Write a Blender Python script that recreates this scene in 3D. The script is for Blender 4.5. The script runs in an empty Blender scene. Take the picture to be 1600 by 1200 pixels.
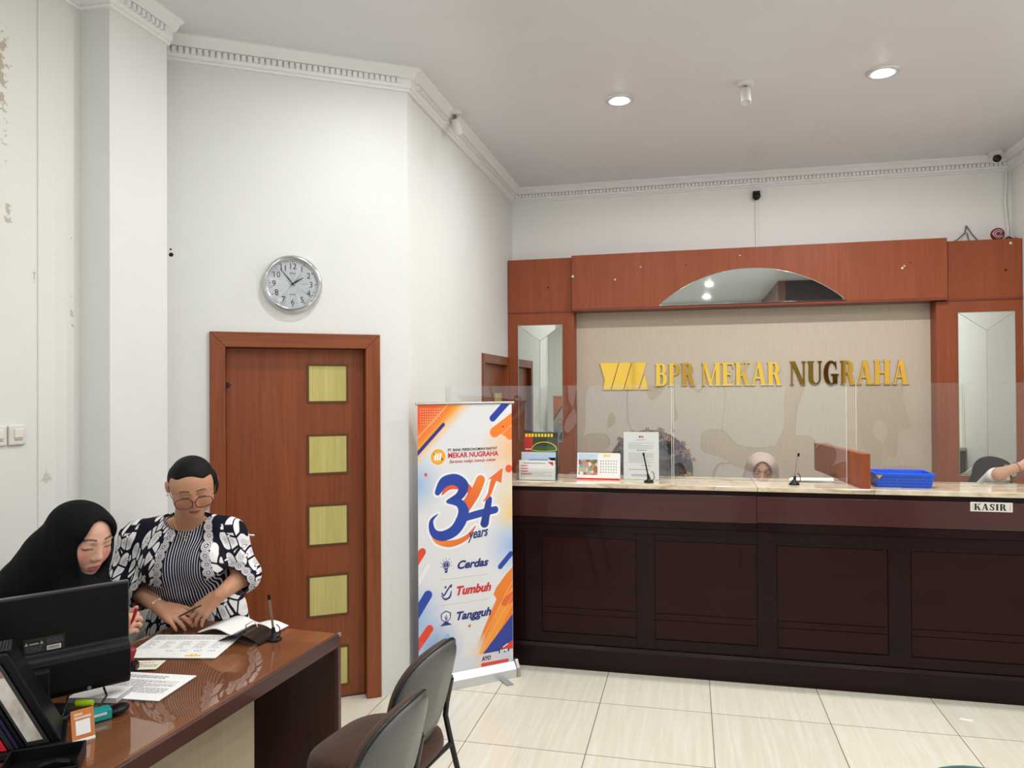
import bpy, bmesh, math, random
import numpy as np
from mathutils import Vector, Matrix, Euler

random.seed(7); np.random.seed(7)
SC = bpy.context.scene
COL = SC.collection
PI = math.pi
YAW = 0.233433

# ------------------------------------------------------------------ camera
cam_data = bpy.data.cameras.new('camera')
cam_data.sensor_width = 36.0
cam_data.lens = 36.0*1165/1600
cam_data.clip_start = 0.05
camera = bpy.data.objects.new('camera', cam_data)
COL.objects.link(camera)
camera.matrix_world = (Matrix.Translation((0, 0, 1.743)) @ Matrix.Rotation(YAW, 4, 'Z')
                       @ Matrix.Rotation(PI/2+0.00858, 4, 'X') @ Matrix.Rotation(-0.006, 4, 'Z'))
SC.camera = camera

# ------------------------------------------------------------------ world, exposure
world = bpy.data.worlds.new('world'); SC.world = world
world.use_nodes = True
world.node_tree.nodes['Background'].inputs[0].default_value = (0.86, 0.93, 1.0, 1)
world.node_tree.nodes['Background'].inputs[1].default_value = 1.5
SC.view_settings.view_transform = 'Standard'
SC.view_settings.look = 'None'
SC.view_settings.exposure = 0.0
SC.view_settings.gamma = 1.0
SC.view_settings.use_curve_mapping = False
LAMP_W = 13.4

# ------------------------------------------------------------------ materials
def srgb(r, g, b):
    f = lambda c: (c/255/12.92) if c/255 <= .04045 else ((c/255+.055)/1.055)**2.4
    return (f(r), f(g), f(b), 1.0)

MATS = {}
def mat(name, col, rough=.5, metal=0., coat=0., spec=.5, emit=None, estr=0., bump=None, trans=0., sheen=0., sss=0.):
    if name in MATS: return MATS[name]
    m = bpy.data.materials.new(name); m.use_nodes = True
    b = m.node_tree.nodes['Principled BSDF']
    if len(col) == 3: col = srgb(*col)
    b.inputs['Base Color'].default_value = col
    b.inputs['Roughness'].default_value = rough
    b.inputs['Metallic'].default_value = metal
    b.inputs['Coat Weight'].default_value = coat
    b.inputs['Coat Roughness'].default_value = .04
    b.inputs['Specular IOR Level'].default_value = spec
    if sheen: b.inputs['Sheen Weight'].default_value = sheen
    if sss:
        b.inputs['Subsurface Weight'].default_value = sss
        b.inputs['Subsurface Radius'].default_value = (.012, .005, .003)
        b.inputs['Subsurface Scale'].default_value = .5
    if trans: b.inputs['Transmission Weight'].default_value = trans
    if emit is not None:
        b.inputs['Emission Color'].default_value = emit
        b.inputs['Emission Strength'].default_value = estr
    if bump:
        sc, st, dist = bump
        add_bump(m, sc, st, dist)
    MATS[name] = m
    return m

def N(m, typ, **kw):
    n = m.node_tree.nodes.new(typ)
    for k, v in kw.items():
        if k in ('operation', 'blend_type', 'data_type', 'feature', 'distance', 'attribute_name', 'noise_dimensions', 'offset', 'squash', 'interpolation_type', 'vector_type', 'clamp'):
            setattr(n, k, v)
        else: n.inputs[k].default_value = v
    return n
def L(m, a, b): m.node_tree.links.new(a, b)
def BS(m): return m.node_tree.nodes['Principled BSDF']
def objco(m, scale=(1, 1, 1), loc=(0, 0, 0), rot=(0, 0, 0)):
    tc = N(m, 'ShaderNodeTexCoord'); mp = N(m, 'ShaderNodeMapping')
    mp.inputs['Scale'].default_value = scale; mp.inputs['Location'].default_value = loc; mp.inputs['Rotation'].default_value = rot
    L(m, tc.outputs['Object'], mp.inputs['Vector']); return mp.outputs['Vector']
def ramp(m, fac, stops):
    r = N(m, 'ShaderNodeValToRGB'); e = r.color_ramp.elements
    while len(e) < len(stops): e.new(.5)
    for k, (p, c) in enumerate(stops):
        e[k].position = p; e[k].color = srgb(*c) if len(c) == 3 else c
    L(m, fac, r.inputs['Fac']); return r.outputs['Color']
def add_bump(m, scale, strength, dist, vec=None):
    n = N(m, 'ShaderNodeTexNoise', Scale=scale, Detail=4.)
    L(m, vec or objco(m), n.inputs['Vector'])
    b = N(m, 'ShaderNodeBump', Strength=strength, Distance=dist)
    L(m, n.outputs['Fac'], b.inputs['Height']); L(m, b.outputs['Normal'], BS(m).inputs['Normal'])

def wood(name, dark, light, axis='z', rough=.35, coat=.25, fine=90., low=2.2, contrast=.18, spec=.5):
    m = mat(name, light, rough, coat=coat, spec=spec)
    s = {'z': (fine, fine, low), 'x': (low, fine, fine), 'y': (fine, low, fine)}[axis]
    s2 = tuple(v*.14 if v > 10 else v*.45 for v in s)
    n1 = N(m, 'ShaderNodeTexNoise', Scale=1., Detail=5., Roughness=.6, Distortion=.3); L(m, objco(m, s), n1.inputs['Vector'])
    n2 = N(m, 'ShaderNodeTexNoise', Scale=1., Detail=3., Distortion=1.2); L(m, objco(m, s2, (3.3, 1.7, 5.1)), n2.inputs['Vector'])
    mx = N(m, 'ShaderNodeMix', data_type='FLOAT'); mx.inputs[0].default_value = .5
    L(m, n1.outputs['Fac'], mx.inputs[2]); L(m, n2.outputs['Fac'], mx.inputs[3])
    c = ramp(m, mx.outputs[0], [(.5-contrast, dark), (.5+contrast, light)])
    L(m, c, BS(m).inputs['Base Color'])
    return m

def paint(name, col, stains=(), rough=.6, var=4):
    """wall paint with faint mottling and, where the wall has them, patches of peeling damp"""
    m = mat(name, col, rough, spec=.35)
    n = N(m, 'ShaderNodeTexNoise', Scale=1.6, Detail=5., Roughness=.6); L(m, objco(m), n.inputs['Vector'])
    d = tuple(c-var for c in col)
    base = ramp(m, n.outputs['Fac'], [(.3, d), (.7, col)])
    hfac = None
    for (loc, sc, thr, scol) in stains:
        v = objco(m, tuple(1/s for s in sc), tuple(-l/s for l, s in zip(loc, sc)))
        ln = N(m, 'ShaderNodeVectorMath', operation='LENGTH'); L(m, v, ln.inputs[0])
        n2 = N(m, 'ShaderNodeTexNoise', Scale=22., Detail=6., Roughness=.68); L(m, objco(m), n2.inputs['Vector'])
        a = N(m, 'ShaderNodeMath', operation='MULTIPLY_ADD'); a.inputs[1].default_value = -.22; a.inputs[2].default_value = .22
        L(m, ln.outputs['Value'], a.inputs[0])
        s = N(m, 'ShaderNodeMath', operation='ADD'); L(m, a.outputs[0], s.inputs[0]); L(m, n2.outputs['Fac'], s.inputs[1])
        mr = N(m, 'ShaderNodeMapRange'); mr.inputs['From Min'].default_value = thr; mr.inputs['From Max'].default_value = thr+.05
        L(m, s.outputs[0], mr.inputs['Value'])
        mx = N(m, 'ShaderNodeMix', data_type='RGBA'); L(m, mr.outputs[0], mx.inputs[0]); L(m, base, mx.inputs[6])
        mx.inputs[7].default_value = srgb(*scol); base = mx.outputs[2]
        hfac = mr.outputs[0]
    L(m, base, BS(m).inputs['Base Color'])
    nb = N(m, 'ShaderNodeTexNoise', Scale=9., Detail=6.); L(m, objco(m), nb.inputs['Vector'])
    b = N(m, 'ShaderNodeBump', Strength=.12, Distance=.02); L(m, nb.outputs['Fac'], b.inputs['Height'])
    if hfac is not None:
        b2 = N(m, 'ShaderNodeBump', Strength=.6, Distance=-.006); L(m, hfac, b2.inputs['Height'])
        L(m, b.outputs['Normal'], b2.inputs['Normal']); b = b2
    L(m, b.outputs['Normal'], BS(m).inputs['Normal'])
    return m

def thin_glass(name, tint=(.96, .98, .97), ior=1.5, wavy=0., scratch=0.):
    """a clear pane thin enough not to bend what is seen through it: Fresnel mirror over transparency"""
    m = bpy.data.materials.new(name); m.use_nodes = True
    nt = m.node_tree; nt.nodes.remove(nt.nodes['Principled BSDF'])
    out = nt.nodes['Material Output']
    tr = N(m, 'ShaderNodeBsdfTransparent'); tr.inputs[0].default_value = (*tint, 1)
    gl = N(m, 'ShaderNodeBsdfGlossy'); gl.inputs['Roughness'].default_value = .012; gl.inputs['Color'].default_value = (1, 1, 1, 1)
    fr = N(m, 'ShaderNodeFresnel'); fr.inputs['IOR'].default_value = ior
    if wavy:
        n = N(m, 'ShaderNodeTexNoise', Scale=1.9, Detail=1.2); L(m, objco(m), n.inputs['Vector'])
        b = N(m, 'ShaderNodeBump', Strength=1., Distance=wavy); L(m, n.outputs['Fac'], b.inputs['Height'])
        L(m, b.outputs['Normal'], gl.inputs['Normal']); L(m, b.outputs['Normal'], fr.inputs['Normal'])
    geo = N(m, 'ShaderNodeNewGeometry'); front = N(m, 'ShaderNodeMath', operation='SUBTRACT'); front.inputs[0].default_value = 1.
    L(m, geo.outputs['Backfacing'], front.inputs[1])
    one = N(m, 'ShaderNodeMath', operation='MULTIPLY'); L(m, fr.outputs[0], one.inputs[0]); L(m, front.outputs[0], one.inputs[1])
    mx = N(m, 'ShaderNodeMixShader'); L(m, one.outputs[0], mx.inputs[0]); L(m, tr.outputs[0], mx.inputs[1]); L(m, gl.outputs[0], mx.inputs[2])
    L(m, mx.outputs[0], out.inputs['Surface'])
    return m

# ------------------------------------------------------------------ mesh builder
class MB:
    def __init__(s): s.v = []; s.f = []; s.m = []; s.sm = []
    def add(s, vs, fs, m=0, smooth=False):
        o = len(s.v); s.v += [tuple(map(float, p)) for p in vs]
        for f in fs: s.f.append([o+i for i in f]); s.m.append(m); s.sm.append(smooth)
        return s
    def box(s, x0, y0, z0, x1, y1, z1, m=0):
        x0, x1 = sorted((x0, x1)); y0, y1 = sorted((y0, y1)); z0, z1 = sorted((z0, z1))
        return s.add([(x0,y0,z0),(x1,y0,z0),(x1,y1,z0),(x0,y1,z0),(x0,y0,z1),(x1,y0,z1),(x1,y1,z1),(x0,y1,z1)],
                     [(0,3,2,1),(4,5,6,7),(0,1,5,4),(1,2,6,5),(2,3,7,6),(3,0,4,7)], m)
    def obox(s, c, ax, ay, az, m=0):
        """oriented box: centre and three half-extent vectors"""
        c, ax, ay, az = (np.array(q, float) for q in (c, ax, ay, az))
        vs = [c+i*ax+j*ay+k*az for k in (-1, 1) for i, j in ((-1,-1),(1,-1),(1,1),(-1,1))]
        return s.add(vs, [(0,3,2,1),(4,5,6,7),(0,1,5,4),(1,2,6,5),(2,3,7,6),(3,0,4,7)], m)
    def prism(s, pts, y0, y1, m=0, axis='y'):
        """outline in (x,z) extruded along y (or in (x,y) along z)"""
        n = len(pts)
        if axis == 'y': vs = [(p[0], y0, p[1]) for p in pts]+[(p[0], y1, p[1]) for p in pts]
        elif axis == 'z': vs = [(p[0], p[1], y0) for p in pts]+[(p[0], p[1], y1) for p in pts]
        else: vs = [(y0, p[0], p[1]) for p in pts]+[(y1, p[0], p[1]) for p in pts]
        fs = [tuple(range(n)), tuple(range(2*n-1, n-1, -1))]
        fs += [(i, i+n, (i+1) % n+n, (i+1) % n) for i in range(n)]
        return s.add(vs, fs, m)
    def tube(s, pts, r, seg=10, m=0, closed=False, cap=True):
        pts = [np.array(p, float) for p in pts]; n = len(pts)
        rs = r if hasattr(r, '__len__') else [r]*n
        up = None; rings = []
        for i, p in enumerate(pts):
            a = pts[(i-1) % n] if (i > 0 or closed) else p; b = pts[(i+1) % n] if (i < n-1 or closed) else p
            t = b-a; t = t/(np.linalg.norm(t)+1e-12)
            if up is None:
                up = np.array((0, 0, 1.)) if abs(t[2]) < .9 else np.array((1., 0, 0))
            u = up-t*np.dot(up, t); u /= np.linalg.norm(u)+1e-12; w = np.cross(t, u); up = u
            rings.append([p+rs[i]*(math.cos(2*PI*k/seg)*u+math.sin(2*PI*k/seg)*w) for k in range(seg)])
        vs = [q for rr in rings for q in rr]; fs = []
        for i in range(n if closed else n-1):
            j = (i+1) % n
            for k in range(seg): fs.append((i*seg+k, i*seg+(k+1) % seg, j*seg+(k+1) % seg, j*seg+k))
        s.add(vs, fs, m, True)
        if cap and not closed:
            s.add(rings[0], [tuple(range(seg-1, -1, -1))], m); s.add(rings[-1], [tuple(range(seg))], m)
        return s
    def lathe(s, prof, seg=32, m=0, c=(0, 0, 0), axis='z', smooth=True, sx=1., sy=1., cap=True):
        """profile of (radius, height) turned round an axis"""
        vs = []; fs = []
        for r, h in prof:
            for k in range(seg):
                a = 2*PI*k/seg; x, y = r*math.cos(a)*sx, r*math.sin(a)*sy
                vs.append({'z': (x, y, h), 'y': (x, h, -y), 'x': (h, x, y)}[axis])
        vs = [(a+c[0], b+c[1], d+c[2]) for a, b, d in vs]
        for i in range(len(prof)-1):
            for k in range(seg): fs.append((i*seg+k, i*seg+(k+1) % seg, (i+1)*seg+(k+1) % seg, (i+1)*seg+k))
        s.add(vs, fs, m, smooth)
        n = len(prof)
        if not cap: return s
        if prof[0][0] > 1e-5: s.add(vs[:seg], [tuple(range(seg-1, -1, -1))], m)
        if prof[-1][0] > 1e-5: s.add(vs[-seg:], [tuple(range(seg))], m)
        return s
    def ball(s, c, r, seg=16, m=0):
        r = r if hasattr(r, '__len__') else (r, r, r); vs = []; fs = []; h = seg//2
        for i in range(h+1):
            for k in range(seg):
                a, b = PI*i/h, 2*PI*k/seg
                vs.append((c[0]+r[0]*math.sin(a)*math.cos(b), c[1]+r[1]*math.sin(a)*math.sin(b), c[2]+r[2]*math.cos(a)))
        for i in range(h):
            for k in range(seg): fs.append((i*seg+k, (i+1)*seg+k, (i+1)*seg+(k+1) % seg, i*seg+(k+1) % seg))
        return s.add(vs, fs, m, True)
    def text(s, txt, size, x, z, y, m=0, align='CENTER', extr=0., shear=0., xs=1., bold=0., rot=0., track=1.):
        """flat lettering standing in the x-z plane at depth y, facing -y"""
        cu = bpy.data.curves.new('lettering', 'FONT'); cu.body = txt; cu.size = size; cu.align_x = align
        cu.extrude = 0; cu.offset = bold; cu.shear = shear; cu.resolution_u = 3; cu.space_character = track
        ob = bpy.data.objects.new('lettering', cu); COL.objects.link(ob)
        me = ob.evaluated_get(bpy.context.evaluated_depsgraph_get()).to_mesh()
        vs = [(v.co.x*xs, v.co.y) for v in me.vertices]; fs = [tuple(p.vertices) for p in me.polygons]
        cr, sr = math.cos(rot), math.sin(rot)
        P = [(x+a*cr-b*sr, z+a*sr+b*cr) for a, b in vs]
        s.add([(a, y, b) for a, b in P], fs, m)
        if extr:
            o = len(s.v)-len(vs); ec = {}
            for f in fs:
                for a, b in zip(f, f[1:]+f[:1]): ec[(a, b)] = 1
            for (a, b) in list(ec):
                if (b, a) not in ec:
                    pa, pb = P[a], P[b]
                    s.add([(pa[0], y, pa[1]), (pb[0], y, pb[1]), (pb[0], y+extr, pb[1]), (pa[0], y+extr, pa[1])], [(0, 3, 2, 1)], m)
        bpy.data.objects.remove(ob); bpy.data.curves.remove(cu)
        return s
    def xf(s, M, start=0):
        M = Matrix(M); s.v[start:] = [tuple(M @ Vector(p)) for p in s.v[start:]]; return s
    def build(s, name, mats, parent=None, bevel=0., seg=2, sub=0, fix=True):
        me = bpy.data.meshes.new(name); me.from_pydata(s.v, [], s.f)
        mats = mats if isinstance(mats, (list, tuple)) else [mats]
        for q in mats: me.materials.append(q)
        me.polygons.foreach_set('material_index', s.m); me.polygons.foreach_set('use_smooth', s.sm)
        me.update()
        if fix:
            bm = bmesh.new(); bm.from_mesh(me); bmesh.ops.recalc_face_normals(bm, faces=bm.faces); bm.to_mesh(me); bm.free()
        o = bpy.data.objects.new(name, me); COL.objects.link(o)
        if parent is not None: o.parent = parent
        if bevel:
            b = o.modifiers.new('bevel', 'BEVEL'); b.width = bevel; b.segments = seg; b.limit_method = 'ANGLE'; b.angle_limit = .6
            b.harden_normals = False
        if sub:
            q = o.modifiers.new('subdivision', 'SUBSURF'); q.levels = q.render_levels = sub
        return o

def tag(o, label, cat, group=None, kind=None):
    if label: o['label'] = label
    if cat: o['category'] = cat
    if group: o['group'] = group
    if kind: o['kind'] = kind
    return o
def thing(name, label, cat, loc=(0, 0, 0), rz=0., group=None, rot=None):
    o = bpy.data.objects.new(name, None); COL.objects.link(o); o.empty_display_size = .1
    o.location = loc; o.rotation_euler = rot if rot is not None else (0, 0, rz)
    return tag(o, label, cat, group)
def struct(mb, name, mats, label, cat, **k):
    return tag(mb.build(name, mats, **k), label, cat, kind='structure')
def copy_tree(o, parent=None, **props):
    c = o.copy(); COL.objects.link(c)
    if parent is not None: c.parent = parent; c.matrix_parent_inverse = o.matrix_parent_inverse
    for ch in list(o.children): copy_tree(ch, c)
    for k, v in props.items(): c[k] = v
    return c
# ------------------------------------------------------------------ the room
W_STAIN = (182, 174, 156)
wall_white = paint('wall_paint', (228, 229, 226))
wall_left_paint = paint('damp_wall_paint', (228, 228, 222), stains=(
    ((-2.7, 2.452, 2.98), (.5, .055, .40), .64, W_STAIN), ((-2.7, 2.485, 2.50), (.5, .045, .10), .66, (188, 181, 165)),
    ((-2.7, 2.67, 1.375), (.5, .06, .055), .67, (200, 196, 184)), ((-2.7, 2.605, 2.24), (.5, .03, .20), .74, (190, 186, 174)),
    ((-2.7, 2.8, 2.15), (.5, .05, .5), .78, (206, 200, 186))))
back_paint = paint('cream_wall_paint', (239, 238, 234))
ceil_paint = paint('ceiling_paint', (224, 223, 226), rough=.30, var=5)

def floor_material():
    m = mat('floor_tile', (226, 216, 194), .22, spec=.5)
    br = N(m, 'ShaderNodeTexBrick', offset=0., squash=1.)
    br.inputs['Scale'].default_value = 1.; br.inputs['Mortar Size'].default_value = .0022; br.inputs['Mortar Smooth'].default_value = .1
    br.inputs['Brick Width'].default_value = .6; br.inputs['Row Height'].default_value = .6; br.inputs['Bias'].default_value = 0
    br.inputs['Color1'].default_value = (1, 1, 1, 1); br.inputs['Color2'].default_value = (.93, .93, .93, 1)
    L(m, objco(m, (1, 1, 1), (-.1025+6, -.563+6, 0)), br.inputs['Vector'])
    n = N(m, 'ShaderNodeTexNoise', Scale=1., Detail=5., Distortion=.9); L(m, objco(m, (34, 1.6, 1), rot=(0, 0, .05)), n.inputs['Vector'])
    c = ramp(m, n.outputs['Fac'], [(.3, (226, 219, 201)), (.55, (232, 226, 210)), (.72, (238, 233, 220))])
    mu = N(m, 'ShaderNodeMix', data_type='RGBA', blend_type='MULTIPLY'); mu.inputs[0].default_value = 1
    L(m, c, mu.inputs[6]); L(m, br.outputs['Color'], mu.inputs[7])
    mx = N(m, 'ShaderNodeMix', data_type='RGBA'); L(m, br.outputs['Fac'], mx.inputs[0]); L(m, mu.outputs[2], mx.inputs[6]); mx.inputs[7].default_value = srgb(112, 102, 84)
    L(m, mx.outputs[2], BS(m).inputs['Base Color'])
    return m

struct(MB().box(-2.85, -3.7, -.12, 2.7, 6.9, 0), 'floor', floor_material(), 'cream polished tile floor with fine grain and dark joints', 'floor')
struct(MB().box(-2.85, -3.7, 3.6, 2.7, 6.9, 3.72), 'ceiling', ceil_paint, 'white painted ceiling with round downlights', 'ceiling')
struct(MB().box(-2.85, -3.7, 0, -2.70, 2.86, 3.6).box(-2.71, 2.62, 0, -2.694, 2.86, 3.6), 'wall_left', wall_left_paint, 'white left wall with peeling damp patches', 'wall')
struct(MB().box(-2.85, 2.85, 0, -2.54, 3.23, 3.6).box(-2.85, 3.22, 0, -2.70, 3.36, 3.6), 'wall_pillar', wall_white, 'white square pillar between the left wall and the door wall', 'wall')
DOOR_A = (-1.590, 4.082); DW = math.radians(33.77)
def in_frame(o, loc, rz): o.location = loc; o.rotation_euler = (0, 0, rz); return o
mb = MB().box(-1.45, 0, 0, -1.07, .15, 3.6).box(-.17, 0, 0, 0, .15, 3.6).box(-1.07, 0, 2.064, -.17, .15, 3.6).box(-1.07, .13, 0, -.17, .15, 2.064)
in_frame(struct(mb, 'wall_door', wall_white, 'white slanting wall with the wooden door and the clock', 'wall'), (*DOOR_A, 0), DW)
mb = MB().box(-1.75, 4.15, 0, -1.594, 5.67, 3.6).box(-1.75, 6.56, 0, -1.594, 6.8, 3.6).box(-1.75, 5.67, 2.04, -1.594, 6.56, 3.6)
mb.add([(-1.592, 4.0815, 0), (-1.59, 4.15, 0), (-1.68, 4.16, 0), (-1.592, 4.0815, 3.6), (-1.59, 4.15, 3.6), (-1.68, 4.16, 3.6)], [(0, 1, 4, 3), (1, 2, 5, 4), (2, 0, 3, 5)])
struct(mb, 'wall_side', wall_white, 'white side wall running back to the counter corner', 'wall')
struct(MB().box(-1.75, 6.75, 0, 2.7, 6.9, 3.6), 'wall_back', back_paint, 'cream wall above the wooden panelling', 'wall')
struct(MB().box(2.53, -3.7, 0, 2.7, 6.9, 3.6), 'wall_right', back_paint, 'cream right wall at the edge of the picture', 'wall')
# unseen wall behind the camera; its windows are added for daylight and reflections
mb = MB().box(-2.85, -3.7, 0, 2.7, -3.55, .5).box(-2.85, -3.7, 2.75, 2.7, -3.55, 3.6)
for x0, x1 in ((-2.85, -2.2), (-.25, .25), (2.1, 2.7)): mb.box(x0, -3.7, .5, x1, -3.55, 2.75)
struct(mb, 'wall_front', wall_white, 'white street-side wall with two added windows', 'wall')
alu = mat('aluminium', (196, 198, 200), .3, 1.)
pane_glass = thin_glass('window_glass')
for i, (x0, x1) in enumerate(((-2.2, -.25), (.25, 2.1))):
    mb = MB()
    for a in (x0, (x0+x1)/2-.025, x1-.05): mb.box(a, -3.66, .5, a+.05, -3.6, 2.75)
    mb.box(x0, -3.66, .5, x1, -3.6, .55).box(x0, -3.66, 2.7, x1, -3.6, 2.75)
    w = struct(mb, 'window_%d' % (i+1), alu, 'unseen street window with aluminium bars, added for daylight', 'window')
    MB().box(x0+.05, -3.632, .55, x1-.05, -3.628, 2.7).build('pane', pane_glass, w)

# plaster cornices with a row of dentils
plaster = mat('plaster', (240, 240, 240), .5)
PROF = [(0, 3.485), (.018, 3.485), (.022, 3.494), (.018, 3.499), (.030, 3.503), (.032, 3.512), (.034, 3.516), (.036, 3.545), (.058, 3.549),
        (.064, 3.556), (.078, 3.575), (.098, 3.584), (.104, 3.590), (.104, 3.6), (0, 3.6)]
def cornice(path, name, label, ends=(0, 0)):
    mb = MB(); P = [np.array(p, float) for p in path]; n = len(P); nr = []
    for a, b in zip(P, P[1:]):
        t = (b-a)/np.linalg.norm(b-a); nr.append(np.array((t[1], -t[0])))
    rows = []
    for i in range(n):
        a, b = nr[max(i-1, 0)], nr[min(i, n-2)]
        d = (a+b)/(1+a.dot(b)); rows.append([(P[i][0]+d[0]*o, P[i][1]+d[1]*o, z) for o, z in PROF])
    k = len(PROF)
    vs = [q for r in rows for q in r]; fs = []
    for i in range(n-1):
        for j in range(k-1): fs.append((i*k+j, (i+1)*k+j, (i+1)*k+j+1, i*k+j+1))
    fs += [tuple(range(k)), tuple((n-1)*k+j for j in reversed(range(k)))]
    mb.add(vs, fs)
    for i, (a, b) in enumerate(zip(P, P[1:])):
        t = (b-a); ln = np.linalg.norm(t); t /= ln; q = nr[i]; s = .06
        while s < ln-.05:
            c = a+t*s+q*.044
            mb.obox((c[0], c[1], 3.531), (t[0]*.0105, t[1]*.0105, 0), (q[0]*.012, q[1]*.012, 0), (0, 0, .013)); s += .031
    return struct(mb, name, plaster, label, 'cornice')
cd, sd = math.cos(DW), math.sin(DW)
cornice([(DOOR_A[0]-1.36*cd, DOOR_A[1]-1.36*sd), (-1.592, 4.0815), (-1.594, 6.75), (2.53, 6.75), (2.53, -3.55)], 'trim_1', 'white plaster dentil cornice over the door wall and back walls')
cornice([(-2.70, -3.55), (-2.70, 2.85), (-2.54, 2.85), (-2.54, 3.23)], 'trim_2', 'white plaster dentil cornice round the pillar top')

struct(MB().box(1.62, -3.55, 3.02, 2.53, -.55, 3.6), 'trim_3', mat('bulkhead_purple', (70, 58, 66), .5), 'unseen dark purple grey soffit, added for the arch mirror to reflect', 'soffit')  # out of view; put in to give the arch mirror its dark reflection
struct(MB().box(1.50, -3.55, 3.05, 1.619, -.55, 3.6), 'trim_4', mat('bulkhead_brown', (126, 92, 84), .5), 'brown edge board of the added soffit', 'soffit')

# ------------------------------------------------------------------ doors
door_wood = wood('door_wood', (112, 50, 21), (150, 80, 39), rough=.42, coat=.05, contrast=.22)
door_wood_h = wood('door_wood_across', (116, 54, 24), (152, 84, 42), 'x', rough=.42, coat=.05, contrast=.22)
inlay = wood('straw_inlay', (184, 172, 98), (208, 198, 128), rough=.4, coat=.2, fine=70)
groove_m = mat('inlay_edge', (92, 58, 24), .45)
chrome = mat('chrome', (205, 206, 208), .16, 1.)
satin = mat('satin_steel', (176, 174, 170), .34, 1.)
dark_gap = mat('dark_gap', (28, 18, 14), .8)
d1 = thing('door_1', 'brown wooden door with a column of straw coloured square inlays', 'door', (*DOOR_A, 0), DW); d1['kind'] = 'structure'
fr = MB()
fr.prism([(-1.073, 0), (-.994, 0), (-.994, 1.984), (-1.073, 2.065)], -.018, .12)
fr.prism([(-.167, 0), (-.167, 2.065), (-.249, 1.984), (-.249, 0)], -.018, .12)
fr.build('door_jambs', door_wood, d1, bevel=.003)
MB().prism([(-1.073, 2.066), (-.994, 1.985), (-.249, 1.985), (-.167, 2.066)], -.018, .12).build('door_head', door_wood_h, d1, bevel=.003)
leaf = MB().box(-.993, .055, .008, -.25, .095, 1.983).build('door_leaf', door_wood, d1, bevel=.002)
for z0, z1 in ((1.689, 1.887), (1.285, 1.490), (.882, 1.094), (.482, .697), (.082, .287)):
    x0, x1 = -.556, -.350
    e = .011
    f = MB()
    f.prism([(x0-e, z0-e), (x1+e, z0-e), (x1, z0), (x0, z0)], .049, .056).prism([(x0-e, z1+e), (x1+e, z1+e), (x1, z1), (x0, z1)], .049, .056)
    f.prism([(x0-e, z0-e), (x0, z0), (x0, z1), (x0-e, z1+e)], .049, .056).prism([(x1+e, z0-e), (x1, z0), (x1, z1), (x1+e, z1+e)], .049, .056)
    q = MB().box(x0, .051, z0, x1, .056, z1).build('inlay_panel', inlay, leaf)
    f.build('inlay_border', groove_m, q)
h = MB().box(-.985, .046, .90, -.945, .056, 1.06)
h.tube([(-.965, .05, .985), (-.965, .0, .985), (-.958, -.008, .984), (-.90, -.008, .975), (-.852, -.006, .966)], .0085, 12)
h.build('door_handle', chrome, leaf, bevel=.002)
MB().lathe([(.0, 0), (.004, 0)], 8, c=(-.97, .053, 1.78), axis='y').box(-.99, .05, 1.765, -.975, .056, 1.795).build('door_latch', mat('black_iron', (24, 22, 22), .5), leaf)

d2 = thing('door_2', 'brown wooden door in the side wall behind the banner', 'door', (-1.594, 6.115, 0), PI/2); d2['kind'] = 'structure'
fr = MB().prism([(-.447, 0), (-.377, 0), (-.377, 1.965), (-.447, 2.04)], -.014, .1).prism([(.445, 0), (.445, 2.04), (.375, 1.965), (.375, 0)], -.014, .1)
fr.build('door_jambs', door_wood, d2, bevel=.003)
MB().prism([(-.447, 2.04), (-.377, 1.965), (.375, 1.965), (.445, 2.04)], -.014, .1).build('door_head', door_wood_h, d2, bevel=.003)
lf = MB().box(-.376, .03, .008, .374, .07, 1.964).build('door_leaf', door_wood, d2)
for z0, z1 in ((1.50, 1.72), (1.10, 1.32)): MB().box(.07, .024, z0, .29, .031, z1).build('inlay_panel', inlay, lf)

# ------------------------------------------------------------------ ceiling and wall fittings
lamp_ring = mat('lamp_ring', (214, 216, 220), .3, .4)
lamp_glow = mat('lamp_glow', (255, 255, 255), .5, emit=(.93, .97, 1, 1), estr=26)
def downlight(x, y, label, k=1.):
    t = thing('ceiling_light', label, 'downlight', (x, y, 3.6), group='round recessed downlights')
    MB().lathe([(.058, -.001), (.064, -.012), (.088, -.010), (.094, -.001)], 40).build('trim_ring', lamp_ring, t)
    MB().lathe([(.0, -.026), (.02, -.0245), (.038, -.019), (.05, -.010), (.0575, -.001)], 32).build('bulb', lamp_glow, t)
    ld = bpy.data.lights.new('lamp', 'AREA'); ld.shape = 'DISK'; ld.size = .11; ld.energy = LAMP_W*k; ld.color = (1.0, .995, .985)
    lo = bpy.data.objects.new('lamp', ld); COL.objects.link(lo); lo.parent = t; lo.location = (0, 0, -.032)
downlight(-.42, 4.79, 'lit ceiling downlight, left one of the two in view', 1.25)
downlight(1.12, 4.75, 'lit ceiling downlight, right one of the two in view', 3.0)
for x, xl in ((-1.22, 'left'), (.35, 'middle'), (1.75, 'right')):  # unseen rows added for light; the left front one follows the clock's shadow
    for y, yl in ((3.2, 'nearest the counter'), (1.5, 'second from the counter'), (-.4, 'third from the counter'), (-2.2, 'by the street windows')):
        if not (x > 1 and y < 0): downlight(x, y, 'unseen ceiling downlight on the %s, in the row %s' % (xl, yl))

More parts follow.
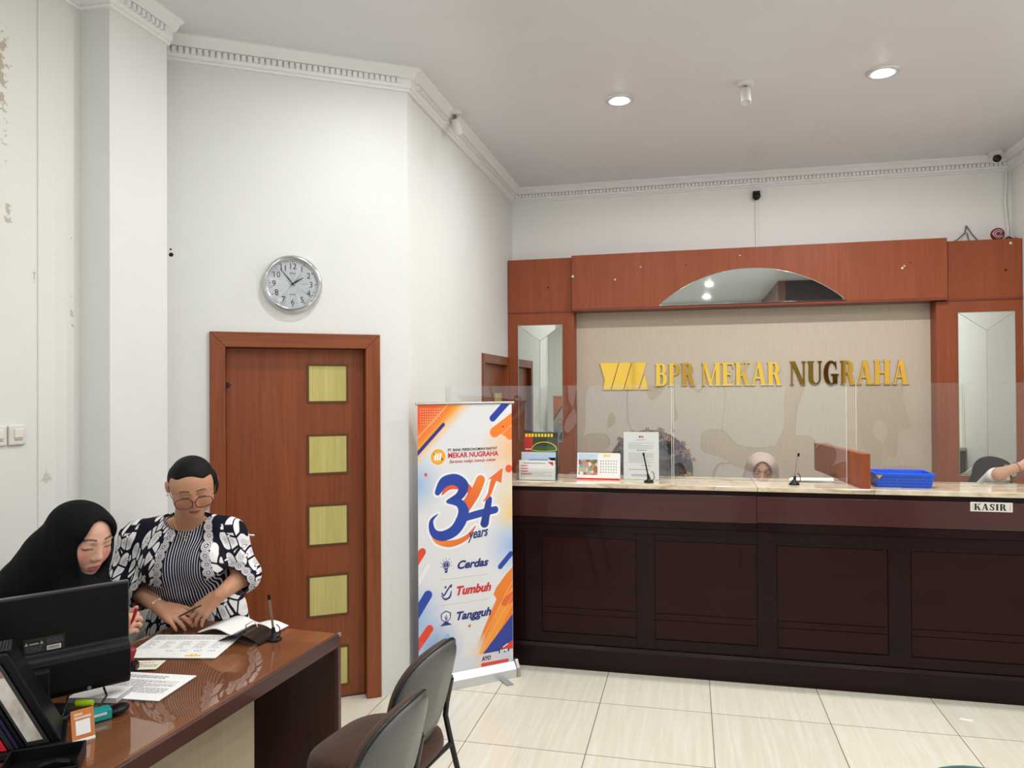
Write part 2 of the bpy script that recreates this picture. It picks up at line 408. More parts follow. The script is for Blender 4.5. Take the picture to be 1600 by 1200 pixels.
white_pl = mat('white_plastic', (226, 224, 218), .35)
grey_pl = mat('grey_plastic', (120, 120, 120), .4)
black_pl = mat('black_plastic', (12, 13, 15), .38, spec=.25)
def spot(x, y, ax, label):
    t = thing('ceiling_spotlight', label, 'spotlight', (x, y, 3.6), ax, group='white tube spotlights')
    MB().lathe([(.0, -.026), (.046, -.026), (.052, -.02), (.052, 0)], 32).build('ceiling_base', white_pl, t)
    MB().tube([(0, 0, -.024), (0, -.004, -.05)], .011, 12).ball((0, -.004, -.055), .016).build('swivel_joint', grey_pl, t)
    mb = MB().lathe([(.0, .0), (.026, .0), (.029, -.006), (.029, -.10), (.026, -.104), (.022, -.104), (.02, -.09), (0, -.09)], 28)
    mb.xf(Matrix.Translation((0, -.006, -.052)) @ Matrix.Rotation(-.45, 4, 'X'))
    mb.build('lamp_tube', white_pl, t)
spot(.344, 4.70, 0., 'white tube spotlight on the open ceiling between the two lit downlights')
spot(-1.50, 4.71, PI-.3, 'white tube spotlight against the cornice of the side wall')

cctv = thing('security_camera', 'small black camera high on the back wall above the arch mirror', 'camera', (.575, 6.735, 3.40), 0)
MB().lathe([(0, -.055), (.026, -.055), (.032, -.045), (.032, 0), (.02, .012)], 24, axis='y').box(-.03, -.03, -.005, .03, .015, .045).build('housing', black_pl, cctv, bevel=.004)
MB().lathe([(0, -.060), (.014, -.060), (.017, -.054)], 20, axis='y').build('lens', mat('lens_glass', (12, 14, 20), .08), cctv)
tag(MB().box(.566, 6.735, 2.93, .590, 6.75, 3.375).build('cable_trunking', white_pl, bevel=.002), 'narrow white trunking running down from the black camera', 'trunking')
tur = thing('dome_camera', 'white turret camera with black lens in the back right ceiling corner', 'camera', (2.375, 6.60, 3.6), 0)
MB().lathe([(.0, -.03), (.05, -.03), (.056, -.022), (.056, 0)], 28).build('ceiling_base', white_pl, tur)
MB().ball((0, -.012, -.045), .045, 24).build('turret', white_pl, tur)
mb = MB().lathe([(0, -.01), (.027, -.008), (.03, .0), (.03, .012)], 24, axis='y'); mb.xf(Matrix.Translation((-.012, -.048, -.062)) @ Matrix.Rotation(.35, 4, 'X'))
mb.build('lens', mat('lens_black', (14, 15, 18), .15), tur)
mb = MB().tube([(2.49, 6.735, 3.50), (2.487, 6.728, 3.40), (2.478, 6.728, 3.25), (2.484, 6.728, 3.12), (2.497, 6.73, 3.02), (2.49, 6.72, 2.935)], .011, 10)
tag(mb.build('camera_cable', white_pl), 'thick white cable dropping from the corner camera to the panelling', 'cable')

clock = thing('wall_clock', 'round chrome wall clock with black numerals above the door', 'clock', (DOOR_A[0]-.648*cd, DOOR_A[1]-.648*sd, 2.335), DW)
MB().lathe([(.150, 0), (.157, -.006), (.158, -.024), (.152, -.038), (.142, -.043), (.135, -.040), (.132, -.0255)], 72, axis='y', cap=False).build('case', chrome, clock)
fm = MB().lathe([(0, -.026), (.134, -.026)], 64, axis='y', smooth=False)
fm2 = MB()
ink = mat('black_ink', (20, 20, 22), .6)
for k in range(60):
    a = 2*PI*k/60; r0, r1, w = (.117, .126, .0022) if k % 5 == 0 else (.121, .125, .0007)
    c, s_ = math.sin(a), math.cos(a)
    fm2.add([(c*r0-s_*w, -.0268, s_*r0+c*w), (c*r0+s_*w, -.0268, s_*r0-c*w), (c*r1+s_*w, -.0268, s_*r1-c*w), (c*r1-s_*w, -.0268, s_*r1+c*w)], [(0, 1, 2, 3)])
for k in range(1, 13):
    a = 2*PI*k/12; fm2.text(str(k), .046, math.sin(a)*.098, math.cos(a)*.098-.0165, -.0268, xs=.92)
fm2.text('SEIKO', .013, 0, .053, -.0268); fm2.text('QUARTZ', .009, 0, -.062, -.0268)
dial = fm.build('dial', mat('dial_white', (236, 240, 244), .4), clock)
fm2.build('numerals', ink, dial)
def hand(a, ln, w, back, y, name, m):
    c, s_ = math.sin(a), math.cos(a)
    q = lambda r, o: (c*r+s_*o, s_*r-c*o)
    MB().prism([q(-back, -w*.6), q(-back, w*.6), q(ln*.35, w), q(ln, w*.25), q(ln, -w*.25), q(ln*.35, -w)], y, y+.001).build(name, m, clock)
hand(2*PI*(1+53.5/60)/12, .066, .0042, .012, -.031, 'hour_hand', ink)
hand(2*PI*53.5/60, .106, .0032, .014, -.033, 'minute_hand', ink)
hand(2*PI*6.6/60, .088, .0009, .042, -.035, 'second_hand', mat('grey_ink', (90, 90, 92), .5))
MB().lathe([(0, -.037), (.005, -.037), (.005, -.026)], 16, axis='y').build('hand_hub', ink, clock)

for i, (y, lab) in enumerate(((2.425, 'white rocker switch at the left edge of the photo, the left one of the pair'), (2.515, 'white rocker switch on the left wall, the right one of the pair'))):
    t = thing('light_switch', lab, 'switch', (-2.70, y, 1.572), PI/2, 'wall switches')
    MB().box(-.041, -.014, -.042, .041, 0, .042).build('back_box', mat('cream_plastic', (222, 219, 210), .4), t, bevel=.008, seg=3)
    MB().box(-.020, -.020, -.012, .022, -.013, .026).build('rocker', mat('cream_plastic_pale', (230, 226, 214), .35), t, bevel=.003)
    MB().box(-.018, -.0145, -.022, .020, -.0135, -.019).build('marking_line', grey_pl, t)
hl = MB().lathe([(0, -.004), (.009, -.004), (.011, 0)], 18, axis='y').lathe([(0, -.003), (.004, -.003), (.005, 0)], 12, axis='y', c=(-.002, 0, .028))
in_frame(tag(hl.build('cable_hole', mat('hole_black', (12, 11, 11), .9)), 'small black cable hole in the wall beside the pillar', 'hole'), (DOOR_A[0]-1.258*cd, DOOR_A[1]-1.258*sd, 2.465), DW)
tc = thing('reflected_cupboard', 'unseen dark brown cupboard, added for the brass letters to reflect', 'cupboard', (2.35, -1.8, 0), 0)  # out of view; set here so some brass letters reflect dark brown
cup_m = mat('cupboard_brown', (74, 48, 38), .4)
MB().box(-.17, -1.6, .05, .175, 1.6, 2.4).build('cupboard_body', cup_m, tc, bevel=.004)
for k in range(4): MB().box(-.19, -1.58+k*.8, .08, -.17, -.82+k*.8, 2.37).build('cupboard_door', cup_m, tc, bevel=.004)
# ------------------------------------------------------------------ wooden panelling with mirrors on the back wall
pan_wood = wood('panel_wood', (132, 64, 38), (160, 86, 54), rough=.45, coat=.0, spec=.25, contrast=.25, fine=70)
pan_wood_lip = wood('panel_wood_lip', (104, 42, 22), (132, 58, 32), 'x', rough=.4, coat=.1)
mirror_m = mat('mirror', (222, 228, 222), .02, 1.)
paper_wall = mat('wallpaper_beige', (182, 172, 156), .6)
def _wp(m):
    n = N(m, 'ShaderNodeTexNoise', Scale=1., Detail=3.); L(m, objco(m, (260, 260, 6)), n.inputs['Vector'])
    L(m, ramp(m, n.outputs['Fac'], [(.35, (198, 184, 165)), (.65, (208, 195, 176))]), BS(m).inputs['Base Color'])
_wp(paper_wall)
wu = thing('wall_panelling', 'reddish brown wooden wall panelling with mirrors behind the counter', 'panelling', (0, 6.75, 0))
FY = -.20  # pilaster face, measured from the wall
MB().box(-1.59, FY, 0, -.99, 0, 2.434).build('pilaster', pan_wood, wu, bevel=.003)
MB().box(1.915, FY, 0, 2.525, 0, 2.430).build('pilaster', pan_wood, wu, bevel=.003)
MB().box(-1.59, FY-.002, 2.444, -.992, 0, 2.918).build('upper_panel', pan_wood, wu, bevel=.003)
MB().box(1.975, FY-.002, 2.444, 2.525, 0, 2.905).build('upper_panel', pan_wood, wu, bevel=.003)
fa = MB().box(-1.0, -.25, 2.452, 1.985, 0, 2.926).build('fascia', pan_wood, wu, bevel=.003)
MB().box(-1.0, -.256, 2.434, 1.985, 0, 2.452).build('fascia_lip', pan_wood_lip, fa, bevel=.003)
for x0, x1, z0 in ((-1.59, -1.0, 2.434), (1.985, 2.525, 2.430)): MB().box(x0, FY-.006, z0, x1, 0, 2.444).build('ledge', pan_wood_lip, wu)
MB().box(-.99, -.05, .95, 1.915, 0, 2.45).build('beige_backing', paper_wall, wu)
def facet_mirror(x0, x1, z0, z1, both):
    xc = (x0+x1)/2; w = (x1-x0)/2; zt = z1-w*.72; zb = z0+w*.72; y = FY-.006; p = .004
    mb = MB()
    T = [(x0, y, z1), (x1, y, z1), (xc, y-p, zt)]
    if both: Lq = [(x0, y, z0), (xc, y-p, zb), (xc, y-p, zt), (x0, y, z1)]; Rq = [(xc, y-p, zb), (x1, y, z0), (x1, y, z1), (xc, y-p, zt)]
    else: Lq = [(x0, y, z0), (xc, y-p, z0), (xc, y-p, zt), (x0, y, z1)]; Rq = [(xc, y-p, z0), (x1, y, z0), (x1, y, z1), (xc, y-p, zt)]
    mb.add(T, [(0, 2, 1)]).add(Lq, [(0, 1, 2, 3)]).add(Rq, [(0, 1, 2, 3)])
    if both: mb.add([(x0, y, z0), (x1, y, z0), (xc, y-p, zb)], [(0, 1, 2)])
    mb.box(x0, y+.0005, z0, x1, FY-.0005, z1)
    o = mb.build('mirror', mirror_m, wu)
    g = MB(); r = .0022
    pts = [((x0, y, z1), (xc, y-p, zt)), ((x1, y, z1), (xc, y-p, zt)), ((xc, y-p, zt), (xc, y-p, zb if both else z0))]
    if both: pts += [((x0, y, z0), (xc, y-p, zb)), ((x1, y, z0), (xc, y-p, zb))]
    for a, b in pts: g.tube([a, b], r, 6)
    for a, b in (((x0, z0), (x0, z1)), ((x1, z0), (x1, z1)), ((x0, z1), (x1, z1)), ((x0, z0), (x1, z0))):
        g.tube([(a[0], y, a[1]), (b[0], y, b[1])], .003, 6)
    g.build('mirror_bevel', mat('mirror_edge', (188, 196, 186), .15, .7), o)
facet_mirror(-1.497, -1.096, 1.281, 2.326, False)
facet_mirror(2.070, 2.468, 1.050, 2.336, True)
# arch mirror on the fascia: a circle segment
ax0, ax1, az, ah = -.247, 1.239, 2.461, .288; axc = (ax0+ax1)/2; hw = (ax1-ax0)/2; AR = hw*hw/(2*ah)+ah/2
arc = []
th = math.asin(hw/AR)
for k in range(49):
    a = -th+2*th*k/48; arc.append((axc+AR*math.sin(a), az+ah-AR+AR*math.cos(a)))
am = MB().prism(arc, -.256, -.2505).build('arch_mirror', mirror_m, wu)
MB().tube([(x, -.255, z) for x, z in arc]+[(arc[0][0], -.255, arc[0][1])], .0035, 6).build('mirror_bevel', MATS['mirror_edge'], am)
# spots, knocks and screw caps on the wood
for x, y, z, r in ((-1.22, FY-.003, 2.66, .008), (2.41, FY-.003, 2.66, .009), (-.02, -.2505, 2.80, .006), (1.72, -.2505, 2.74, .005)):
    MB().lathe([(0, -.001), (r, 0)], 10, c=(x, y, z), axis='y').build('nail_hole', dark_gap, wu)
for x, y, z, r in ((-.99, -.252, 2.742, .012), (-.40, -.2515, 2.80, .006), (2.446, FY-.004, 2.868, .011), (.42, -.2515, 2.86, .006), (1.66, -.2515, 2.70, .010), (1.675, -.2515, 2.717, .007), (-.62, -.2515, 2.70, .008)):
    MB().ball((x, y, z), (r, .002, r), 10).build('paint_chip', mat('chip_white', (226, 214, 204), .6), wu)

# ------------------------------------------------------------------ brass letters and emblem
gold = mat('polished_brass', (226, 178, 74), .06, 1.)
gold_side = mat('brass_edge', (120, 92, 52), .4, .7)
def serif(ch):
    """outline pieces of a bold condensed serif capital, one unit tall; returns (polygons, width)"""
    t, h, s, sh = .25, .085, .055, .075
    P = []
    rect = lambda a, b, c, d: P.append([(a, b), (c, b), (c, d), (a, d)])
    def stem(x, w=t, top=True, bot=True, lo=0., hi=1.):
        rect(x, lo, x+w, hi)
        if top: rect(x-s, hi-sh*.7, x+w+s, hi)
        if bot: rect(x-s, lo, x+w+s, lo+sh*.7)
    def bowl(x, y0, y1, w, th=t, n=14, a0=-PI/2, a1=PI/2):
        cy, ry = (y0+y1)/2, (y1-y0)/2
        o = [(x+w*math.cos(a0+(a1-a0)*k/n), cy+ry*math.sin(a0+(a1-a0)*k/n)) for k in range(n+1)]
        i = [(x+(w-th)*math.cos(a0+(a1-a0)*k/n), cy+(ry-h)*math.sin(a0+(a1-a0)*k/n)) for k in range(n+1)]
        for k in range(n): P.append([i[k], o[k], o[k+1], i[k+1]])
    diag = lambda x0, y0, x1, y1, w: P.append([(x0, y0), (x0+w, y0), (x1+w, y1), (x1, y1)])
    if ch in 'BPR':
        stem(s); rect(s+t, 1-h, s+t+.1, 1); y1 = .46 if ch != 'B' else .5
        rect(s+t, y1, s+t+.1, y1+h); bowl(s+t+.08, y1, 1, .30, .235)
        if ch == 'B': rect(s+t, 0, s+t+.1, h); bowl(s+t+.08, 0, y1+h, .34, .25); return P, .76
        if ch == 'R': diag(s+t+.24, 0, s+t+.06, y1+h*.5, .24); rect(s+t+.2, 0, s+t+.53, sh*.7); return P, .84
        return P, .72
    if ch == 'M':
        stem(s, .09); stem(.80, t); diag(.42, 0, s, 1, .22); diag(.44, 0, .80, 1, .10); rect(.0, .93, .32, 1); return P, 1.12
    if ch == 'E':
        stem(s); rect(s+t, 0, .66, h); rect(s+t, 1-h, .64, 1); rect(s+t, .46, .52, .46+h)
        P.append([(.58, 0), (.68, 0), (.70, .28), (.66, .28)]); P.append([(.56, 1), (.66, 1), (.67, .74), (.63, .74)]); rect(.49, .36, .53, .64); return P, .72
    if ch == 'K':
        stem(s); diag(s+t-.02, .40, .62, .96, .1); diag(.56, 0, .36, .56, .24); rect(.52, .95, .86, 1); rect(.50, 0, .90, sh*.7); return P, .88
    if ch == 'A':
        diag(.06, 0, .36, 1, .09); diag(.56, 0, .33, 1, .24); rect(.16, .28, .62, .28+h); rect(0, 0, .24, sh*.7); rect(.50, 0, .88, sh*.7); return P, .86
    if ch == 'N':
        stem(s, .09, hi=1); stem(.72, .09, bot=False); diag(.60, 0, s, 1, .22); rect(0, .94, .28, 1); rect(.66, .94, .87, 1); return P, .88
    if ch == 'U':
        rect(.10, .28, .10+t, 1); rect(.04, .945, .40, 1); rect(.68, .28, .77, 1); rect(.62, .945, .83, 1)
        n = 16
        for k in range(n):
            f = lambda a, rx, ry, cx: (cx+rx*math.cos(a), .30-ry*math.sin(a)*-1 if False else .30+ry*math.sin(a))
            a, b = PI+PI*k/n, PI+PI*(k+1)/n
            P.append([f(a, .335, .30, .435), f(b, .335, .30, .435), f(b, .165, .21, .515), f(a, .165, .21, .515)])
        return P, .86
    if ch == 'G':
        n = 26; A0, A1 = math.radians(48), math.radians(318)
        for k in range(n):
            a, b = A0+(A1-A0)*k/n, A0+(A1-A0)*(k+1)/n
            f = lambda a, rx, ry, cx: (cx+rx*math.cos(a), .5+ry*math.sin(a))
            P.append([f(a, .40, .51, .42), f(b, .40, .51, .42), f(b, .20, .42, .47), f(a, .20, .42, .47)])
        rect(.52, .05, .77, .46); rect(.42, .40, .84, .46); P.append([(.62, .94), (.70, .98), (.73, .66), (.68, .66)]); return P, .88
    if ch == 'H':
        stem(s); stem(.58, t); rect(s+t, .46, .58, .46+h); return P, .94
    if ch == 'S':
        pts = [(.60, .76, .06), (.52, .90, .075), (.36, .95, .085), (.20, .88, .115), (.16, .72, .13), (.28, .58, .135), (.48, .46, .14), (.58, .30, .13), (.52, .12, .11), (.34, .05, .085), (.18, .10, .075), (.09, .26, .055)]
        for (x0, y0, w0), (x1, y1, w1) in zip(pts, pts[1:]):
            d = math.hypot(x1-x0, y1-y0); nx, ny = -(y1-y0)/d, (x1-x0)/d; w0, w1 = w0*.75, w1*.75
            P.append([(x0+nx*w0, y0+ny*w0), (x0-nx*w0, y0-ny*w0), (x1-nx*w1, y1-ny*w1), (x1+nx*w1, y1+ny*w1)])
        rect(.60, .64, .66, .98); rect(.05, .02, .11, .36); return P, .74
    if ch == 'I':
        stem(s); return P, t+2*s+.06
    return P, .4
LT = thing('wall_lettering', 'polished brass letters BPR MEKAR NUGRAHA on the beige wall', 'lettering', (0, 6.70, 1.772))
def lay(word, x0, x1, hgt):
    ws = [serif(c) for c in word]; gap = .05; tot = sum(w for _, w in ws)+gap*(len(ws)-1); k = (x1-x0)/tot; x = x0
    for c, (P, w) in zip(word, ws):
        mb = MB(); cx = x
        for ip, pg in enumerate(P):
            q = [(cx+a*k, b*hgt) for a, b in pg]; yf = -.014-.00012*ip
            ar = sum(q[i][0]*q[(i+1) % len(q)][1]-q[(i+1) % len(q)][0]*q[i][1] for i in range(len(q)))
            if ar < 0: q = q[::-1]
            n = len(q)
            mb.add([(a, yf, b) for a, b in q], [tuple(range(n))], 0)
            mb.add([(a, yf, b) for a, b in q]+[(a, 0, b) for a, b in q], [(i, i+n, (i+1) % n+n, (i+1) % n) for i in range(n)], 1)
        mb.build('letter', [gold, gold_side], LT, fix=False)
        x += (w+gap)*k
lay('BPR', -.292, .052, .200); lay('MEKAR', .108, .768, .200); lay('NUGRAHA', .832, 1.748, .203)
EM = thing('wall_emblem', 'polished brass trapezoid emblem of slanted bars left of the brass letters', 'emblem', (0, 6.70, 0))
for pg in ([(-.781, 1.985), (-.612, 1.985), (-.684, 1.740), (-.752, 1.740), (-.738, 1.83)], [(-.606, 1.985), (-.500, 1.985), (-.572, 1.740), (-.678, 1.740)],
           [(-.494, 1.985), (-.368, 1.985), (-.372, 1.965), (-.44, 1.740), (-.566, 1.740)], [(-.386, 1.88), (-.350, 1.740), (-.432, 1.740)]):
    MB().prism(pg[::-1], -.012, 0).build('emblem_bar', gold, EM, bevel=.0015)

# ------------------------------------------------------------------ things on and above the panelling
red_pl = mat('dark_red_plastic', (120, 30, 44), .3)
rl = thing('tape_reel', 'round dark red reel lying on the right end of the panelling', 'reel', (2.375, 6.60, 2.919), 0)
mb = MB().lathe([(.008, -.016), (.045, -.016), (.048, -.010), (.036, -.004), (.036, .004), (.048, .010), (.045, .016), (.008, .016)], 32, axis='y'); mb.xf(Matrix.Translation((0, 0, .034)))
mb.build('flange', red_pl, rl)
MB().tube([(.02*math.cos(a), -.017, .034+.02*math.sin(a)) for a in np.linspace(0, 5.6, 22)], .0025, 6).tube([(.033*math.cos(a), -.0165, .034+.033*math.sin(a)) for a in np.linspace(.5, 5.8, 26)], .002, 6).build('rim_ring', white_pl, rl)
wires = ([(2.20, 6.74, 3.06), (2.185, 6.73, 3.0), (2.12, 6.70, 2.94), (2.06, 6.68, 2.911)], [(2.20, 6.74, 3.06), (2.235, 6.73, 2.99), (2.28, 6.70, 2.912)], [(2.205, 6.742, 3.0), (2.212, 6.735, 2.95), (2.222, 6.72, 2.911)])
grey_wire = mat('grey_wire', (120, 118, 112), .6)
for w, lab in zip(wires, ('grey loose wire slanting left from the wall hole to the panelling top', 'grey loose wire slanting right from the wall hole to the panelling top', 'short grey wire end hanging between two slanting wires')):
    tag(MB().tube(w, .0055, 8).build('loose_wire', grey_wire), lab, 'wire', 'loose wires above the panelling')
tag(MB().tube([(2.43, 6.60, 2.912), (2.46, 6.62, 2.93), (2.50, 6.64, 2.915), (2.526, 6.66, 2.925)], .006, 8).build('black_cable', black_pl), 'short black cable beside the dark red reel', 'cable')

# ------------------------------------------------------------------ counter
mahog = wood('mahogany', (32, 8, 8), (42, 13, 12), 'x', rough=.32, coat=.12, spec=.12, contrast=.25)
mahog_d = wood('mahogany_dark', (24, 9, 10), (34, 13, 13), 'x', rough=.32, coat=.12, spec=.12)
mahog_r = wood('mahogany_rail', (54, 15, 13), (74, 25, 21), 'x', rough=.28, coat=.3, contrast=.25)
ct = thing('service_counter', 'long dark mahogany bank counter with recessed front panels', 'counter', (.45, 4.64, 0))
ox = -.45
def cb(*a): x0, y0, z0, x1, y1, z1 = a; return (x0+ox, y0-4.64, z0, x1+ox, y1-4.64, z1)
MB().box(*cb(-1.585, 4.665, .02, 2.52, 5.06, 1.134)).build('carcass', mahog, ct)
MB().box(*cb(-1.585, 4.628, 0, 2.52, 4.67, .128)).prism([(4.628-4.64, .128), (4.67-4.64, .128), (4.67-4.64, .15), (4.642-4.64, .15)], -1.585+ox, 2.52+ox, axis='x').build('plinth', mahog_d, ct, bevel=.002)
MB().box(*cb(-1.585, 4.636, .945, .383, 4.67, 1.106)).build('top_rail', mahog_r, ct, bevel=.002)
MB().box(*cb(.3835, 4.630, .952, 2.52, 4.67, 1.106)).build('top_rail', mahog_r, ct, bevel=.002)
MB().box(*cb(-1.585, 4.640, 1.106, 2.52, 4.67, 1.135)).build('under_top_strip', mahog_d, ct)
MB().box(*cb(-1.585, 4.643, .900, .383, 4.67, .943)).box(*cb(-1.585, 4.650, .858, .383, 4.67, .898)).build('moulding', mahog_d, ct, bevel=.002)
MB().box(*cb(.3835, 4.638, .900, 2.52, 4.67, .950)).box(*cb(.3835, 4.650, .840, 2.52, 4.67, .898)).build('moulding', mahog_d, ct, bevel=.002)
st = MB()
xs = [-1.585, -1.05, -.92, -.327, -.215, .383, .494, 1.097, 1.217, 1.82, 1.93, 2.52]
for k in (0, 2, 4, 6, 8, 10): st.box(*cb(xs[k]+(0 if k else 0), 4.656, .15, xs[k+1] if k else -1.045, 4.67, .858)) if False else None
for a, b in ((-1.585, -1.045), (-1.035, -.922), (-.325, -.217), (.385, .492), (1.099, 1.215), (1.822, 1.932)): st.box(*cb(a, 4.655, .15, b, 4.67, .858))
for a, b in ((-.922, -.325), (-.217, .385), (.492, 1.099), (1.215, 1.822), (1.932, 2.52)):
    st.box(*cb(a, 4.655, .15, b, 4.67, .213)).box(*cb(a, 4.655, .819, b, 4.67, .858))
st.build('face_frame', mahog_d, ct, bevel=.002)
for a, b in ((-.917, -.330), (-.212, .380), (.497, 1.094), (1.220, 1.817), (1.937, 2.515)):
    pz = MB().box(*cb(a, 4.658, .375, b, 4.67, .813)).box(*cb(a, 4.658, .219, b, 4.67, .332)).box(*cb(a, 4.657, .335, b, 4.67, .372))
    pz.build('front_panel', mahog, ct, bevel=.0025)

def marble_mat():
    m = mat('marble', (214, 200, 176), .12, coat=.4)
    n = N(m, 'ShaderNodeTexNoise', Scale=4., Detail=8., Roughness=.65, Distortion=1.6); L(m, objco(m, (1, 2.4, 2.4)), n.inputs['Vector'])
    L(m, ramp(m, n.outputs['Fac'], [(.30, (150, 128, 104)), (.44, (206, 188, 160)), (.58, (224, 212, 188)), (.75, (236, 228, 210))]), BS(m).inputs['Base Color'])
    return m
marble = marble_mat()
wt = thing('marble_worktop', 'cream marble worktop of the bank counter', 'worktop', (0, 4.85, 1.136))
for a, b in ((-1.588, .385), (.387, 1.02), (1.022, 2.524)):
    MB().box(a, -.232, 0, b, .235, .029).build('marble_slab', marble, wt, bevel=.003)
ZT = 1.165
acry = thin_glass('clear_acrylic', (.965, .968, .962), 1.75, wavy=.03)
acry_edge = mat('acrylic_edge', (216, 222, 216), .2)
for (xa, ya), (xb, yb), lab in (((-1.588, 4.775), (-.112, 4.962), 'clear acrylic screen on the left part of the counter top'), ((-.104, 4.962), (.925, 4.862), 'clear acrylic screen on the middle of the counter top'), ((1.005, 5.0), (2.522, 5.0), 'clear acrylic screen on the right part of the counter, behind the blue basket')):
    t = thing('acrylic_screen', lab, 'screen', ((xa+xb)/2, (ya+yb)/2, ZT), math.atan2(yb-ya, xb-xa), group='acrylic counter screens'); w = math.hypot(xb-xa, yb-ya)/2
    MB().box(-w, -.0015, 0, w, .0015, .608).build('sheet', acry, t)
    for x in (-w, w-.0035): MB().box(x, -.002, 0, x+.0035, .002, .609).build('sheet_edge', acry_edge, t)
clear_pl = thin_glass('clear_plastic', (.95, .955, .95), 1.45)
dv = thing('counter_divider', 'reddish wooden divider board standing across the counter', 'divider', (.9865, 4.65, ZT), .1)
MB().prism([(0, 0), (1.02, 0), (1.02, .192), (0, .200)], -.024, .024, axis='x').build('board', pan_wood, dv, bevel=.002)

blue_pl = mat('blue_plastic', (30, 92, 220), .35)
bk = thing('blue_basket', 'blue perforated plastic basket on the counter', 'basket', (1.215, 4.852, ZT), -.03)
mb = MB()
def ringwall(x0, y0, x1, y1, z, ins=0.): return [(x0+ins, y0+ins, z), (x1-ins, y0+ins, z), (x1-ins, y1-ins, z), (x0+ins, y1-ins, z)]
bx0, by0, bx1, by1 = -.155, -.115, .155, .115
o_ = ringwall(bx0, by0, bx1, by1, .078)+ringwall(bx0, by0, bx1, by1, .002, .012)+ringwall(bx0, by0, bx1, by1, .078, .006)+ringwall(bx0, by0, bx1, by1, .006, .017)
mb.add(o_, [(i, (i+1) % 4, 4+(i+1) % 4, 4+i) for i in range(4)]+[(8+i, 12+i, 12+(i+1) % 4, 8+(i+1) % 4) for i in range(4)]+[(4, 5, 6, 7), (12, 15, 14, 13)])
mb.build('basket_body', blue_pl, bk)
mb = MB().box(bx0-.006, by0-.006, .070, bx1+.006, by0+.004, .082).box(bx0-.006, by1-.004, .070, bx1+.006, by1+.006, .082).box(bx0-.006, by0, .070, bx0+.004, by1, .082).box(bx1-.004, by0, .070, bx1+.006, by1, .082)
mb.build('rim', blue_pl, bk, bevel=.002)
hm = MB()
for r in range(3):
    for k in range(22):
        x = -.132+k*.0125+(r % 2)*.006; z = .020+r*.016; yy = by0+.012-.012*(z/.078)-.0006
        hm.add([(x, yy+.0, z), (x+.005, yy, z), (x+.005, yy-.0016, z+.009), (x, yy-.0016, z+.009)], [(0, 1, 2, 3)])
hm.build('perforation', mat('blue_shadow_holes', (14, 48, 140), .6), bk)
MB().prism([(-.154, .071), (-.118, .071), (-.138, .048)], by0-.008, by0-.004).build('gold_sticker', mat('gold_sticker', (196, 160, 70), .4), bk)

ks = thing('counter_sign', 'white plate reading KASIR on the counter front', 'sign', (1.619, 4.630, 1.082))
MB().box(-.105, -.006, -.0265, .105, 0, .0265).build('plate', mat('plate_white', (226, 222, 212), .4), ks, bevel=.006, seg=3)
mb = MB(); fx = -.086
for c in 'KASIR':
    P, w = serif(c); k = .038
    for pg in P:
        q = [(fx+a*k*1.02, -.018+b*.036) for a, b in pg]
        mb.add([(a, -.0068, b) for a, b in q], [tuple(range(len(q)))])
    fx += (w+.09)*k*1.02
mb.build('lettering', ink, ks)
for x in (-.093, .090): MB().box(x, -.0066, -.018, x+.003, -.006, .018).build('screw_strip', mat('plate_tan', (176, 152, 112), .5), ks)

# papers, holders and pens on the counter
pap = mat('paper', (240, 240, 238), .75)
pap_grey = mat('print_grey', (150, 152, 158), .8)
red_ink = mat('red_ink', (206, 44, 40), .6)
blue_ink = mat('blue_ink', (60, 92, 150), .6)
def textlines(mb, x0, x1, z0, z1, n, y, m=0, rnd=0, th=.35):
    r = random.Random(rnd+n); dz = (z1-z0)/n
    for k in range(n):
        e = x1 if r.random() < .7 else x0+(x1-x0)*r.uniform(.45, .95); z = z1-dz*(k+.5); x = x0
        while x < e-.002:
            w = r.uniform(.006, .02); w = min(w, e-x); mb.add([(x, y, z-dz*th/2), (x+w, y, z-dz*th/2), (x+w, y, z+dz*th/2), (x, y, z+dz*th/2)], [(0, 1, 2, 3)], m); x += w+.0028
    return mb
def lean(o, loc, rx, rz=0.): o.location = loc; o.rotation_euler = (rx, 0, rz); return o

ho = thing('brochure_holder', 'clear tiered leaflet holder at the left end of the counter', 'holder', (-.958, 4.69, ZT), .02)
mb = MB()
for y0, zt in ((0, .075), (.035, .105), (.085, .27)):
    mb.box(-.135, y0, 0, .135, y0+.002, zt)
mb.box(-.135, 0, 0, -.133, .095, .09).box(.133, 0, 0, .135, .095, .09).box(-.135, 0, 0, .135, .095, .002)
mb.build('clear_tray', clear_pl, ho)
def leaflet(name, w, h, loc, rx, rz, label, paint_fn, extra_mats, group=None):
    t = thing(name, label, 'leaflet', loc, group=group); t.rotation_euler = (rx, 0, rz)
    MB().box(-w/2, 0, 0, w/2, .003, h).build('sheet', pap, t)
    mb = MB(); paint_fn(mb, w, h); mb.build('print', extra_mats, t, fix=False)
    return t
def q4(mb, x0, z0, x1, z1, m, y=-.0006): mb.add([(x0, y, z0), (x1, y, z0), (x1, y, z1), (x0, y, z1)], [(0, 1, 2, 3)], m)
yel = mat('yellow_print', (240, 222, 40), .6); grn = mat('green_print', (56, 104, 52), .6); olv = mat('dark_olive_print', (58, 56, 40), .6); lbl = mat('pale_blue_print', (196, 214, 236), .6); orn = mat('orange_print', (232, 120, 40), .6)
